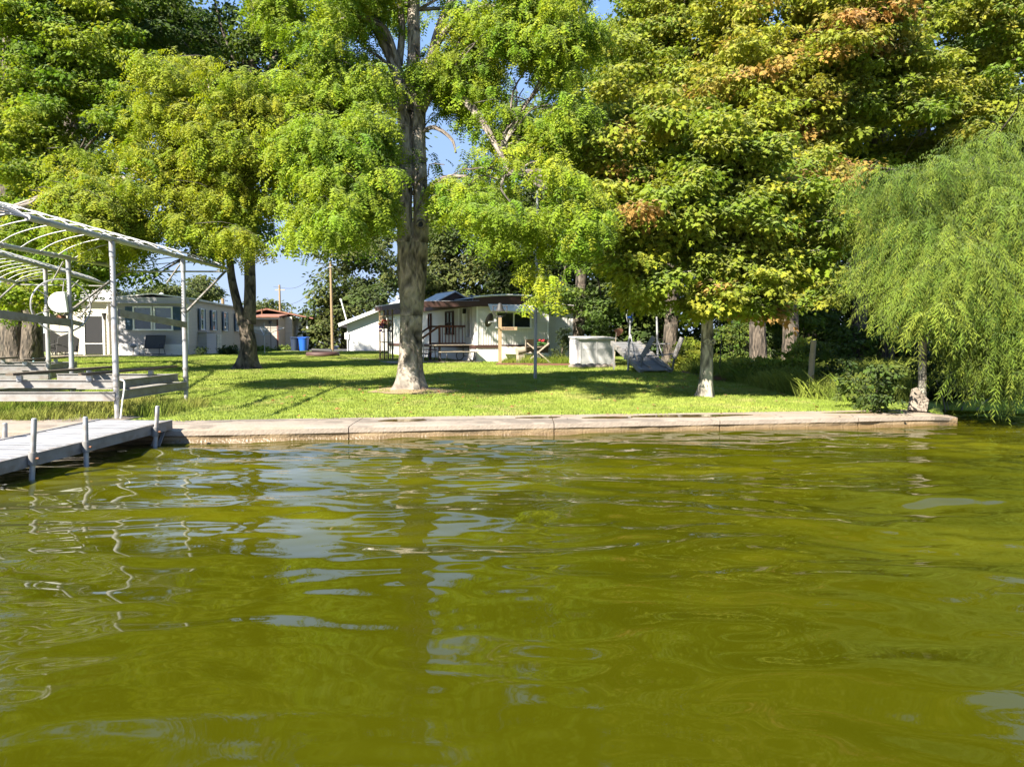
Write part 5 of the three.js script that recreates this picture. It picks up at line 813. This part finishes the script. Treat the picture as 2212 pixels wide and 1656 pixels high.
{ // big maples at the left edge
  R = rng(103);
  const f = gp(42, 792), b = V(f.x, f.y - 0.05, f.z), D = -f.z, u = (px, py) => W(px, py, D), d = D - 6;
  tree('maple_tree', 'huge bright maple with thick double trunk at the left edge', b, 'maple', [
    [40, 60, d, 110, 90, 2.2, 60], [170, 50, d + 1, 110, 80, 2.2, 55], [260, 90, d + 1, 70, 70, 2, 28], [60, 190, d - 0.5, 100, 70, 2, 50], [180, 180, d, 100, 60, 2, 46], [250, 250, d + 1, 70, 60, 1.6, 24], [110, 280, d - 1, 110, 55, 1.8, 46], [20, 260, d, 60, 50, 1.6, 20], [190, 350, d - 0.5, 90, 50, 1.6, 30], [90, 370, d - 1, 80, 45, 1.6, 28], [20, 400, d - 0.5, 60, 50, 1.5, 18], [80, 470, d, 90, 50, 1.5, 20], [180, 580, d - 0.5, 90, 55, 1.6, 24], [90, 640, d + 1, 60, 45, 1.3, 14], [20, 660, d, 50, 45, 1.3, 14], [30, 550, d + 1, 70, 60, 1.6, 14], [240, 520, d, 60, 40, 1.4, 12], [280, 640, d, 34, 30, 0.8, 6], [60, -80, d + 3, 130, 80, 2.4, 36], [200, -90, d + 4, 120, 80, 2.4, 36], [100, -230, d + 6, 150, 100, 3, 36], ...fill([[-10, -20], [290, -20], [280, 120], [330, 240], [250, 330], [240, 420], [120, 470], [-10, 470]], D - 7.5, D - 5, 60, 46, 34, 1, 6), ...fill([[60, 480], [260, 500], [330, 560], [260, 640], [60, 660], [10, 560]], D - 7, D - 5, 12, 34, 24, 0.8, 4),
  ], { ...MAPLE, len: 1.2, wid: 0.42, per: 9, c0: [0.11, 0.2, 0.008], c1: [0.27, 0.32, 0.016], bark: M.barkDark, from: [[u(50, 540), 0.22], [u(60, 380), 0.2], [u(140, 400), 0.16], [u(40, 200), 0.16], [u(150, 240), 0.14]], trunk: [
    [[u(32, 795), u(28, 740), u(26, 690), u(26, 560), u(18, 400), u(20, 200), u(24, -60)], [0.5, 0.42, 0.38, 0.36, 0.33, 0.26, 0.2], { rad: 40, rows: 90, rough: 0.09, flare: 0.36, seed: 4 }], [[u(66, 793), u(68, 740), u(72, 660), u(90, 560), u(120, 450), u(150, 300), u(160, 120), u(165, -60)], [0.42, 0.36, 0.33, 0.31, 0.28, 0.24, 0.2, 0.14], { rad: 36, rows: 90, rough: 0.09, flare: 0.3, seed: 6 }] ] });
  const g2 = V(-27, ground(-27, -40), -40);
  tree('maple_tree', 'dark maple crown filling the gaps behind the left maples', g2, 'mapleFar', [[330, 120, 38, 120, 100, 3, 34], [200, 150, 40, 130, 120, 3, 36], [100, 300, 40, 120, 110, 3, 36], [60, 480, 40, 90, 90, 3, 22], [200, 420, 40, 100, 80, 3, 22], [260, 280, 39, 110, 90, 3, 26], [420, 80, 38, 100, 90, 3, 24], [40, 60, 40, 120, 100, 3, 30], [30, 640, 40, 50, 50, 2, 10], [-60, 420, 39, 90, 120, 3, 24], [-60, 200, 39, 90, 120, 3, 24], [20, 540, 38, 70, 50, 3, 14]],
    { ...MFAR, s: 1.3, c0: [0.035, 0.07, 0.008], c1: [0.09, 0.135, 0.014], bark: M.barkDark, from: [[V(-26.5, 8, -40), 0.2], [V(-26, 12, -40), 0.15], [V(-27, 5, -40), 0.2]], trunk: [[[g2, V(-27.2, 4, -40), V(-26.5, 9, -40), V(-26, 17, -40)], [0.4, 0.34, 0.28, 0.12], { rad: 20, rows: 40, flare: 0.3 }]] });
}
{ // pale-trunked maple on the lawn at the right
  R = rng(104);
  const f = gp(1525, 856), b = V(f.x, f.y - 0.05, f.z), D = -f.z, u = (px, py) => W(px, py, D), t1 = [OR, 0.2], t2 = [YE, 0.35];
  const t = tree('maple_tree', 'young yellow-green maple with pale trunk on the right of the lawn', b, 'maple', [
    [1420, 420, D - 0.8, 110, 60, 1.4, 44, t2], [1340, 450, D - 0.4, 70, 50, 1.2, 22, t2], [1500, 400, D - 1, 100, 60, 1.4, 40, t2], [1410, 520, D - 1, 90, 50, 1.2, 34], [1480, 470, D - 1.2, 90, 50, 1.2, 34], [1570, 470, D - 1, 90, 55, 1.3, 36, t2], [1400, 600, D - 0.8, 70, 36, 0.9, 20], [1470, 590, D - 1, 60, 40, 0.9, 18], [1450, 660, D - 0.7, 60, 30, 0.8, 14], [1560, 560, D - 1, 60, 45, 1, 22, t2], [1790, 400, D + 0.6, 60, 40, 1, 12, [OR, 0.8]], [1820, 500, D + 0.4, 50, 36, 0.9, 10, [OR, 0.7]], [1620, 590, D - 0.8, 40, 45, 0.9, 14, [OR, 0.7]], [1600, 650, D - 0.6, 44, 26, 0.7, 9, [OR, 0.4]], [1540, 640, D - 0.9, 34, 40, 0.6, 8], [1650, 510, D - 0.5, 70, 50, 1.1, 24, t2], [1370, 370, D, 80, 60, 1.3, 26, t1], [1540, 330, D - 0.6, 100, 55, 1.3, 32, t2], [1640, 420, D - 0.3, 80, 50, 1.2, 24], [1720, 560, D - 0.2, 70, 40, 1.1, 18, t2], [1740, 480, D, 80, 45, 1.2, 20, t1], ...fill([[1270, 440], [1300, 260], [1400, 220], [1560, 230], [1700, 300], [1800, 420], [1850, 500], [1780, 560], [1690, 600], [1650, 680], [1580, 650], [1500, 690], [1430, 690], [1380, 640], [1330, 600], [1290, 520]], D - 1.6, D + 0.4, 70, 44, 30, 0.7, 5).map((l) => [...l, R() < 0.3 ? t1 : t2]), [1360, 300, D + 0.4, 80, 55, 1.3, 24, t1], [1450, 280, D, 100, 55, 1.4, 28, t2],
  ], { ...MAPLE, len: 0.8, wid: 0.26, more: 1.0, c0: [0.14, 0.215, 0.008], c1: [0.28, 0.315, 0.02], bark: M.barkPale, from: [[u(1524, 560), 0.07], [u(1522, 500), 0.07], [u(1520, 440), 0.06], [u(1518, 380), 0.05]], trunk: [
    [[u(1525, 858), u(1527, 790), u(1528, 720), u(1527, 640), u(1524, 560), u(1520, 430), u(1516, 330)], [0.155, 0.145, 0.135, 0.115, 0.1, 0.08, 0.05], { rad: 24, rows: 90, rough: 0.06, flare: 0.16, seed: 12 }], [[u(1530, 660), u(1543, 625), u(1556, 606)], [0.06, 0.05, 0.04], { rad: 9 }] ] });
  const k = u(1531, 738).sub(b); for (const [dx, r] of [[-0.06, 0.06], [0.07, 0.05]]) part('knot', place(new THREE.TorusGeometry(r, 0.03, 8, 18), k.x + dx, k.y, k.z + 0.11, 0, dx * 4, 0).toNonIndexed(), M.barkPale, t);
}
{ // woods behind the lawn on the right
  R = rng(105);
  const spots = [   // foot px, depth, lean px, crown lobes, colours, label
    [1446, 31, 6, [[1400, 150, 27, 130, 90, 2.4, 44], [1330, 230, 26, 90, 80, 2, 28], [1480, 210, 26, 120, 80, 2.2, 40, [OR, 0.3]], [1400, 60, 28, 120, 80, 2.4, 36], [1520, 120, 27, 100, 80, 2.2, 34, [OR, 0.3]], [1430, 300, 26, 100, 60, 2, 24, [OR, 0.25]]], G1, YE, 'yellowing maple with brown trunk behind the stored lift'],
    [1640, 27, -8, [[1620, 120, 24, 110, 80, 2, 40, [OR, 0.5]], [1560, 200, 23.5, 110, 70, 2, 38, [OR, 0.35]], [1700, 180, 24, 110, 70, 2, 38, [OR, 0.5]], [1640, 280, 23, 110, 60, 1.8, 34, [OR, 0.4]], [1760, 260, 24, 90, 45, 1.8, 24, [OR, 0.7]], [1590, 50, 25, 110, 70, 2, 32, [OR, 0.2]], [1740, 100, 24.5, 100, 60, 2, 30, [OR, 0.6]], [1690, 360, 23, 90, 45, 1.6, 22, [OR, 0.3]]], G2, YE, 'yellow-green maple tinged orange above the right lawn edge'],
    [1706, 27.5, 0, [[1810, 110, 23, 110, 60, 2, 34, [OR, 0.6]], [1880, 60, 23.5, 90, 60, 1.8, 28, [OR, 0.6]], [1800, 30, 24, 110, 60, 2, 28], [1780, 390, 24, 80, 36, 1.6, 14, [OR, 0.6]], [1800, 620, 23, 60, 45, 1.2, 10, [OR, 0.3]], [1700, 620, 23, 70, 60, 1.4, 16], [1690, 20, 25, 90, 60, 2, 22]], G1, YE, 'maple with copper-tinted top at the upper right'],
    [1845, 29, 12, [[1860, 480, 27, 70, 60, 1.8, 20], [1920, 330, 27, 90, 70, 2, 26], [1860, 260, 28, 90, 60, 2, 22], [1780, 520, 27, 60, 60, 1.6, 14], [1930, 200, 27, 90, 70, 2, 24], [1840, 180, 28, 90, 60, 2, 20]], [0.06, 0.11, 0.007], G2, 'green tree with bare grey trunk showing left of the willow'],
    [1915, 30, -10, [[2010, 120, 26, 110, 90, 2.2, 44], [2100, 60, 26, 110, 80, 2.2, 40], [2000, 260, 26, 90, 70, 2, 28], [2110, 200, 25.5, 110, 70, 2, 38], [1950, 40, 27, 100, 80, 2.2, 30], [2200, 120, 26, 90, 100, 2.2, 34], [2190, 240, 25, 70, 60, 1.8, 22], [2050, 330, 25.5, 80, 45, 1.6, 16], ...fill([[1780, 90], [2000, 40], [2060, 250], [1960, 350], [1800, 350]], 23.5, 25, 30, 46, 34, 1, 6)], G1, YE, 'bright green tree with dark leaning trunk in the upper right corner'],
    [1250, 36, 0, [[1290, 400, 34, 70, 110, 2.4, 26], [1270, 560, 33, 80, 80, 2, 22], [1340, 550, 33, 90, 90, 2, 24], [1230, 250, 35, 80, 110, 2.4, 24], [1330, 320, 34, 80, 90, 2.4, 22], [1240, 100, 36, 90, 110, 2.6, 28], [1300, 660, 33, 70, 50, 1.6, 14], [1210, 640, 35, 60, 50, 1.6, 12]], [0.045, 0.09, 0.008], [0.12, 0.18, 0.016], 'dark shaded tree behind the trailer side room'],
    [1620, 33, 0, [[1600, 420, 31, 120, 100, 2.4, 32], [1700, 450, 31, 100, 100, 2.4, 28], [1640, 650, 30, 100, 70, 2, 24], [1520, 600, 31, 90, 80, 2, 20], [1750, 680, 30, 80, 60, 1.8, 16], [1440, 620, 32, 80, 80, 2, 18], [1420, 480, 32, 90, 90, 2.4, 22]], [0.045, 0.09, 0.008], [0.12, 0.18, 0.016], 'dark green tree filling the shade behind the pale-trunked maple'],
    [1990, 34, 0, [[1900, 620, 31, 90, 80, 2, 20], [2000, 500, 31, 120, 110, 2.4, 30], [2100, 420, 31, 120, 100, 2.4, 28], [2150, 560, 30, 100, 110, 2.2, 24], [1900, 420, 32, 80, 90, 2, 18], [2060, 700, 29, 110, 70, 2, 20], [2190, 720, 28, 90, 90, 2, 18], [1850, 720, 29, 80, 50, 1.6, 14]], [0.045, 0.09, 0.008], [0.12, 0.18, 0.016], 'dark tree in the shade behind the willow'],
  ];
  for (const s of spots) { const up1 = s[3].slice(0, 3).map(([x, y, d]) => [x + rr(-60, 60), rr(-170, -90), d + 1.5, 130, 90, 2.4, 22]), up2 = [[s[3][0][0], rr(-340, -260), s[3][0][2] + 2, 160, 110, 3, 24]]; s[3].push(...up1, ...up2); }
  for (const [px, D, lean, lobes, c0, c1, label] of spots) {
    const p = W(px, 790, D); p.y = ground(p.x, p.z) - 0.1; const u = (py, k = 0) => { const q = W(px, py, D); q.x = p.x + lean * 0.02 * (q.y - p.y) * 0.3 + k; return q; };
    const big = c0[0] < 0.04 && D > 29;
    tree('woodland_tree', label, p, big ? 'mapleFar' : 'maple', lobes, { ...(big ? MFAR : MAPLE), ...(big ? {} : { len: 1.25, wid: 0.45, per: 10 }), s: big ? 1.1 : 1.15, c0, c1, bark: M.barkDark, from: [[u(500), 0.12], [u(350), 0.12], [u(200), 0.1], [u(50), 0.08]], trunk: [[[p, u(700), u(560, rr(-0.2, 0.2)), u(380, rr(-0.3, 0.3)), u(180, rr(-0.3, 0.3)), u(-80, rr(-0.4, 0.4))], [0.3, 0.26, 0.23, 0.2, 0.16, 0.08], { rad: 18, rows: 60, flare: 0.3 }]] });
  }
  // woods continuing to the right and behind, and outside the left edge
  [[9, -46, 'tall backing tree in the woods behind the trailer roof'], [17, -44, 'tall backing tree in the woods above the stored lift'], [25, -42, 'tall backing tree in the woods behind the right maples'], [33, -40, 'tall backing tree in the woods at the far right edge'], [20, -54, 'second-row woodland tree right of the trailer home'], [31, -52, 'second-row woodland tree toward the right corner'], [8, -58, 'second-row woodland tree straight behind the trailer home']].forEach(([x, z, label]) => {
    const p = V(x, ground(x, z) - 0.1, z), D = -z, k = 1661 / D, H = rr(21, 25), c = [];
    for (let i = 0; i < 13; i++) { const y = lerp(2, H, i / 12), r = 3.2 * Math.sin(Math.PI * (0.12 + 0.8 * i / 12)) + 1, q = V(x + rr(-2.6, 2.6), y, z + rr(-1.5, 3)); const s = 1661 / -q.z; c.push([1106 + q.x * s * 1.0, 828 - ((q.y - EYE) / -q.z * CP + SP) / (CP - (q.y - EYE) / -q.z * SP) * 1661, -q.z, r * s, 2.2 * s, 2.2, 12]); }
    tree('woodland_tree', label, p, 'mapleFar', c, { ...MFAR, s: 1.7, c0: [0.035, 0.07, 0.008], c1: [0.1, 0.14, 0.015], twig: 0.1, twigR: 0.03, bark: M.barkDark, from: [[V(x, H * 0.35, z), 0.15], [V(x, H * 0.6, z), 0.12]], trunk: [[[p, V(x + 0.2, H * 0.3, z), V(x, H * 0.6, z), V(x, H * 0.95, z)], [0.4, 0.32, 0.24, 0.06], { rad: 14, rows: 30, flare: 0.3 }]] });
  });
}
{ // willow hanging to the water
  R = rng(106);
  const b = V(10.6, ground(10.6, -18.2) - 0.1, -18.2), D = 15;
  tree('willow_tree', 'grey-green willow drooping down to the water at the right', b, 'willow', [
    [2140, 310, 15, 90, 70, 1.3, 40], [2200, 250, 15.4, 60, 60, 1.2, 18], [2050, 390, 14.8, 95, 60, 1.2, 40], [1950, 420, 15, 80, 45, 1.1, 26], [1880, 410, 15.2, 40, 26, 0.7, 7], [2160, 430, 14.4, 90, 70, 1.2, 40], [2060, 480, 14.4, 100, 60, 1.2, 42], [1970, 510, 14.6, 80, 55, 1.1, 32], [1937, 570, 14.8, 60, 46, 1.0, 19], [1907, 610, 15, 40, 36, 0.8, 9], [2120, 560, 14, 100, 70, 1.2, 44], [2020, 600, 14.2, 100, 60, 1.2, 40], [1972, 650, 14.5, 80, 50, 1.0, 28], [1907, 690, 15, 34, 30, 0.7, 6], [2180, 640, 13.8, 70, 70, 1.0, 26], [2080, 690, 14, 90, 50, 1.0, 30], [1960, 700, 14.4, 50, 34, 0.9, 9], [1947, 750, 14.8, 36, 26, 0.7, 5], [2190, 750, 14, 50, 60, 0.8, 18], [2130, 765, 14.2, 48, 36, 0.8, 9], [2160, 820, 14.2, 50, 36, 0.7, 9], [2205, 850, 14, 36, 30, 0.6, 6], [2130, 865, 14.4, 20, 14, 0.4, 2], [2240, 500, 14.4, 80, 150, 1.2, 40],
  ], { len: 0.8, wid: 0.16, thick: 0.12, sag: 0.75, hang: 0.8, per: 7, more: 1.3, gap: 0.535, gf: 0.75, twig: 0.35, twigR: 0.008, tilt: 0.7, shell: 0.5, floor: 0.12, c0: [0.07, 0.13, 0.010], c1: [0.235, 0.30, 0.032], bark: M.barkDark, from: [[V(10.4, 3, -17.6), 0.12], [V(9.9, 5, -16.6), 0.09], [V(9.2, 4, -16), 0.06], [V(10.6, 5.4, -17.2), 0.06]],
    trunk: [[[b, V(10.6, 1.4, -18), V(10.4, 3, -17.6), V(10.5, 4.4, -17.3), V(10.6, 5.6, -17.2)], [0.3, 0.24, 0.2, 0.13, 0.05], { rad: 18, rows: 40, flare: 0.25 }], [[V(10.5, 2, -17.8), V(10, 4, -17), V(9.6, 5.3, -16.2), V(8.8, 4.6, -15.4)], [0.14, 0.1, 0.07, 0.03], { rad: 10, rows: 24 }]] });
}
{ // trees beyond the garage and trailer, and far ones on the skyline
  R = rng(107);
  const far = (label, px, D, lobes, c0, c1, o = {}) => { const p = W(px, 740, D); p.y = ground(p.x, p.z) - 0.1; const top = W(px, lobes[0][1], D); tree('far_tree', label, p, 'far', lobes, { ...FAR, c0, c1, bark: M.barkDark, from: [[p.clone().lerp(top, 0.5), 0.2]], trunk: [[[p, p.clone().lerp(top, 0.4), top], [0.4, 0.3, 0.12], { rad: 10, rows: 16, flare: 0.3 }]], ...o }); };
  const a0 = [0.05, 0.085, 0.012], a1 = [0.13, 0.15, 0.03];
  far('broad olive-green tree rising behind the white garage left side', 745, 72, [[745, 560, 70, 60, 70, 4, 22], [720, 650, 70, 44, 60, 3, 16], [780, 500, 71, 70, 60, 4, 20], [770, 640, 69, 60, 60, 3, 18], [705, 720, 70, 30, 26, 2, 7], [690, 690, 71, 24, 30, 2, 6]], a0, a1);
  far('olive-green tree behind the white garage ridge', 830, 70, [[830, 560, 68, 60, 80, 4, 24], [840, 450, 70, 60, 60, 4, 18], [820, 640, 67, 60, 50, 3, 16], [800, 400, 72, 50, 50, 3, 10]], a0, a1);
  far('sunlit tree right of the big trunk above the porch', 980, 52, [[970, 520, 50, 60, 70, 3, 24], [1000, 430, 51, 70, 60, 3, 20], [950, 600, 50, 50, 40, 2.4, 16], [1030, 580, 50, 50, 60, 3, 18], [930, 470, 52, 40, 70, 2.4, 14], [930, 640, 50, 40, 34, 2, 8], [1000, 645, 50, 60, 30, 2, 12]], a0, a1, { s: 0.75, len: 1.8, wid: 0.8 });
  far('dark green tree right above the trailer roof', 1110, 50, [[1090, 540, 48, 60, 80, 3, 24], [1150, 480, 48, 60, 80, 3, 22], [1130, 600, 47, 70, 40, 2.4, 16], [1190, 590, 47, 60, 50, 2.4, 16], [1080, 440, 49, 60, 60, 3, 16], [1190, 400, 49, 50, 60, 3, 12], [1090, 640, 48, 60, 34, 2, 14], [1180, 650, 48, 60, 34, 2, 14], [1250, 640, 47, 50, 40, 2, 12]], [0.03, 0.055, 0.008], [0.08, 0.11, 0.015], { s: 0.75, len: 1.8, wid: 0.8 });
  far('round distant tree above the red roof', 578, 105, [[578, 665, 105, 30, 24, 3, 12], [560, 680, 105, 24, 20, 3, 8], [600, 680, 105, 24, 18, 3, 8]], a0, a1);
  far('distant tree over the lilac-grey house roof', 435, 100, [[435, 625, 100, 26, 26, 3, 12], [455, 650, 100, 30, 24, 3, 10], [420, 650, 100, 20, 20, 3, 7]], [0.06, 0.09, 0.02], a1);
  far('low distant tree left of the canopy leg above the house', 360, 90, [[360, 632, 90, 26, 12, 2.5, 9], [340, 638, 90, 24, 10, 2.5, 6], [385, 638, 90, 20, 10, 2.5, 5]], a0, a1);
  far('small pale distant tree at the end of the driveway', 652, 150, [[650, 695, 150, 20, 16, 4, 9], [672, 712, 148, 22, 22, 4, 10], [690, 728, 146, 24, 14, 4, 8]], [0.07, 0.1, 0.03], [0.13, 0.16, 0.05]);
  far('dark green tree behind the left house roofs', 200, 75, [[180, 620, 75, 60, 30, 3, 14], [100, 600, 75, 60, 40, 3, 14], [250, 640, 75, 40, 14, 2.4, 7]], [0.03, 0.055, 0.008], [0.07, 0.1, 0.014]);
}

// ---------------------------------------------------------------- shrubs, weeds, bare soil
{
  R = rng(201);
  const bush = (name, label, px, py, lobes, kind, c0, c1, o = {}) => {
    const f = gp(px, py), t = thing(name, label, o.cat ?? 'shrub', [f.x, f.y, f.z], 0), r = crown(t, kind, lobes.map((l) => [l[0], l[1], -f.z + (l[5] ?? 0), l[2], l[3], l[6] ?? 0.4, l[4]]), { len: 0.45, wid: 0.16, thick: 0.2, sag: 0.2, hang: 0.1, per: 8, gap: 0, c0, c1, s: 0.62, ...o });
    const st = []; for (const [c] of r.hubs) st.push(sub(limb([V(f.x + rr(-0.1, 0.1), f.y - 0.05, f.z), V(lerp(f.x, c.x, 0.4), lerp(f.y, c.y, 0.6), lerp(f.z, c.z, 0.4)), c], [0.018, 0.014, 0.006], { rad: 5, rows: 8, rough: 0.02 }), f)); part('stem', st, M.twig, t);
  };
  const g0 = [0.06, 0.12, 0.008], g1 = [0.15, 0.19, 0.015];
  bush('sapling', 'bright leafy sapling just right of the pale maple trunk', 1578, 800, [[1575, 720, 30, 34, 16], [1590, 760, 34, 34, 16], [1560, 770, 24, 30, 9], [1600, 710, 24, 26, 8]], 'broad', g0, g1);
  bush('sapling', 'thin sapling with large pale leaves left of the fence post', 1672, 800, [[1672, 730, 26, 16, 7], [1650, 735, 18, 10, 3], [1690, 745, 18, 10, 3], [1675, 770, 16, 18, 4]], 'broad', [0.07, 0.12, 0.03], [0.13, 0.18, 0.04]);
  bush('weedy_shrub', 'dark leafy shrub right of the fence post', 1800, 850, [[1800, 800, 40, 40, 16], [1830, 830, 40, 34, 14], [1770, 760, 30, 34, 10]], 'broad', [0.04, 0.08, 0.008], [0.09, 0.13, 0.015]);
  bush('weedy_shrub', 'low weedy shrub under the willow left of the wire-wrapped post', 1885, 880, [[1890, 868, 30, 12, 6, -0.5], [1850, 845, 30, 18, 5, -0.3], [1915, 825, 46, 34, 8, -1.4]], 'broad', [0.04, 0.08, 0.008], [0.1, 0.14, 0.015]);
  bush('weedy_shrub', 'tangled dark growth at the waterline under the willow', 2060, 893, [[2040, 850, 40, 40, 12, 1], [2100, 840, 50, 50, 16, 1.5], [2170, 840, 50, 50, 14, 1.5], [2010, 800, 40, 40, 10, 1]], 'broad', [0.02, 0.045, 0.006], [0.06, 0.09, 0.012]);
  bush('weedy_shrub', 'tall sunlit weeds behind the brush heap left of the fence post', 1640, 825, [[1640, 790, 40, 18, 12], [1700, 800, 44, 22, 14], [1730, 770, 34, 34, 11], [1600, 800, 24, 16, 6]], 'weed', [0.13, 0.2, 0.015], [0.3, 0.33, 0.05], { s: 1.4, per: 9, cat: 'weeds' });
  bush('goldenrod_clump', 'sunlit goldenrod clump right of the stored lift', 1490, 800, [[1490, 760, 24, 30, 12], [1480, 785, 26, 18, 9]], 'weed', [0.14, 0.2, 0.015], [0.3, 0.33, 0.03], { s: 1.5, per: 9, cat: 'weeds' });
  bush('lilac_bush', 'sparse dark bush against the dappled side room', 1212, 783, [[1215, 745, 20, 26, 9], [1225, 720, 14, 16, 4], [1205, 768, 18, 14, 5]], 'broad', [0.025, 0.05, 0.01], [0.06, 0.08, 0.015]);
  bush('hosta_clump', 'pale green hosta clump left of the cream garage wing corner', 570, 758, [[560, 753, 16, 6, 7], [578, 754, 14, 5, 6]], 'broad', [0.1, 0.16, 0.015], [0.2, 0.25, 0.03], { s: 1.1 });
  bush('hosta_clump', 'pale green hosta clump beside the bins', 617, 757, [[615, 752, 14, 6, 8]], 'broad', [0.1, 0.16, 0.015], [0.2, 0.25, 0.03], { s: 1.1 });
  bush('flower_clump', 'pinkish feathery flower plumes before the tan wall', 575, 752, [[558, 738, 10, 8, 5], [580, 736, 12, 8, 6]], 'weed', [0.3, 0.22, 0.17], [0.42, 0.3, 0.24], { s: 2, cat: 'flowers' });
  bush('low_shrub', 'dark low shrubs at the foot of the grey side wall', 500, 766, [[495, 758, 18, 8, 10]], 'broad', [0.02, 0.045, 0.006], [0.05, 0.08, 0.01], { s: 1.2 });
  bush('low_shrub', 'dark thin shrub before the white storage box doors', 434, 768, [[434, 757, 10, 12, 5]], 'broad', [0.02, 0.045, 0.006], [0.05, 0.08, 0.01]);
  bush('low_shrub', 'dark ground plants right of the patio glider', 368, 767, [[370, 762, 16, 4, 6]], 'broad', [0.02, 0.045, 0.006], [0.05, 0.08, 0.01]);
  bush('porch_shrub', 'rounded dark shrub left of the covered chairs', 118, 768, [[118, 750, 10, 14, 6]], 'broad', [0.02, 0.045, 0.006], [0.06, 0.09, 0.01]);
  // bed grass before the trailer
  const bed = []; for (let i = 0; i < 90; i++) { const px = rr(1085, 1232), p = gp(px, rr(784, 788)); if (px > 1110 && px < 1130 && R() < 0.5) continue; bed.push([p.x, p.z, rr(0.8, 1.5), mix3([0.1, 0.15, 0.01], [0.22, 0.24, 0.03], R())]); }
  scatter('bed_grass', 'shaggy grass clumps in the garden bed before the trailer', 'grass', tuftGeo(40, 0.15, 0.26, 0.8, 0.012), bed);
  // undergrowth along the wood edge and shaded ground litter
  const un = []; for (let i = 0; i < 2600; i++) { const px = rr(1480, 2120), d = rr(16.5, 30), x = (px - 1106) / 1661 * d, s = shoreZ(x) - slabD(x) + d; if (x < lawnEdge(s) + 0.1 || s < 0.3) continue; un.push([x, -d, rr(0.6, 1.7), mix3([0.09, 0.14, 0.012], [0.28, 0.30, 0.05], fbm(x, d, 3) * 1.3 - 0.2)]); }
  scatter('undergrowth', 'weeds and wild grass along the edge of the woods', 'undergrowth', tuftGeo(34, 0.2, 0.32, 1.1, 0.02), un);
  { // the wood behind, one mass of leaves from the ground up
    const n = 2600, im = new THREE.InstancedMesh(SPRAY.far, leafMat, n), m = new THREE.Matrix4(), q = new THREE.Quaternion(), e = new THREE.Euler();
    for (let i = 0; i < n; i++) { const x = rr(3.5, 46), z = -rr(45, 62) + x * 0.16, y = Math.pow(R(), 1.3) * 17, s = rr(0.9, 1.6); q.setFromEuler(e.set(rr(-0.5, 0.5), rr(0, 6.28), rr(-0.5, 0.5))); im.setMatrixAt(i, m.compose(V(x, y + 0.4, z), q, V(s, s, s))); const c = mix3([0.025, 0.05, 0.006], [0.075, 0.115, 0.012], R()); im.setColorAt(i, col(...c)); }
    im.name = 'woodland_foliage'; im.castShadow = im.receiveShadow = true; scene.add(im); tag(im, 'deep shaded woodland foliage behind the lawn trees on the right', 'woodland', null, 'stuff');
  }
  const soil = mat([0.24, 0.15, 0.09], 0.95, { bumpMap: B_conc, bumpScale: 0.04 });
  const pts = [[1470, 806], [1560, 816], [1650, 832], [1740, 850], [1830, 868], [1800, 838], [1700, 815], [1600, 803], [1480, 797]].map(([x, y]) => { const p = gp(x, y); return [p.x, p.z]; });
  const sh = new THREE.ShapeGeometry(new THREE.Shape(pts.map(([x, z]) => new THREE.Vector2(x, -z))), 4).rotateX(-Math.PI / 2).toNonIndexed(); { const a = sh.attributes.position; for (let i = 0; i < a.count; i++) a.setY(i, ground(a.getX(i), a.getZ(i)) + 0.03); } sh.computeVertexNormals();
  struct('bare_soil', metreUV(sh), soil);
  { // a few fallen leaves on the grass
    const n = 260, im = new THREE.InstancedMesh(leafMesh([{ p: V(0, 0, 0), L: 0.1, W: 0.25, kind: 'maple', ...frame(V(1, 0, 0.2).normalize(), V(0, 1, 0)) }]), leafMat, n), m = new THREE.Matrix4(), q = new THREE.Quaternion(), e = new THREE.Euler();
    for (let i = 0; i < n; i++) { const z = -rr(13.2, 24), x = rr(-5, 6.4), s = rr(0.5, 1); q.setFromEuler(e.set(rr(-0.4, 0.4), rr(0, 6.28), rr(-0.4, 0.4))); im.setMatrixAt(i, m.compose(V(x, ground(x, z) + 0.055, z), q, V(s, s, s))); im.setColorAt(i, col(...mix3([0.3, 0.2, 0.05], [0.35, 0.12, 0.04], R()))); }
    im.name = 'fallen_leaves'; im.castShadow = im.receiveShadow = true; scene.add(im); tag(im, 'scattered fallen yellow and orange leaves on the lawn', 'leaves', null, 'stuff');
  }
  { const q = new THREE.RingGeometry(0.2, 1.0, 40, 6).rotateX(-Math.PI / 2), p = q.attributes.position; for (let i = 0; i < p.count; i++) { const X = TREE0.x + p.getX(i) * (0.8 + 0.5 * fbm(p.getX(i) * 3 + 7, p.getZ(i) * 3, 2)) + 0.1, Z = TREE0.z + p.getZ(i) * 0.85 + 0.1; p.setXYZ(i, X, ground(X, Z) + 0.015, Z); } q.computeVertexNormals(); struct('bare_soil', metreUV(q.toNonIndexed()), mat([0.26, 0.19, 0.1], 0.95, { bumpMap: B_conc, bumpScale: 0.03 })); }
  const br = thing('brush_heap', 'low heap of dry brown twigs at the edge of the woods', 'brush pile', onG(1640, 822), 0), tw = []; for (let i = 0; i < 240; i++) { const a = rr(0, 6.28), x = rr(-1.5, 1.5), z = rr(-0.6, 0.6), y = 0.04 + rr(0, 0.22) * (1 - Math.abs(x) / 1.6), l = rr(0.15, 0.5); tw.push(rod([x - Math.cos(a) * l, y + rr(-0.05, 0.05), z - Math.sin(a) * l], [x + Math.cos(a) * l, y + rr(-0.05, 0.1), z + Math.sin(a) * l], 0.008, 0.005, 5)); } const bp = part('twigs', tw, M.rust, br); bp.userData.kind = 'stuff';
}
renderer.render(scene, camera);
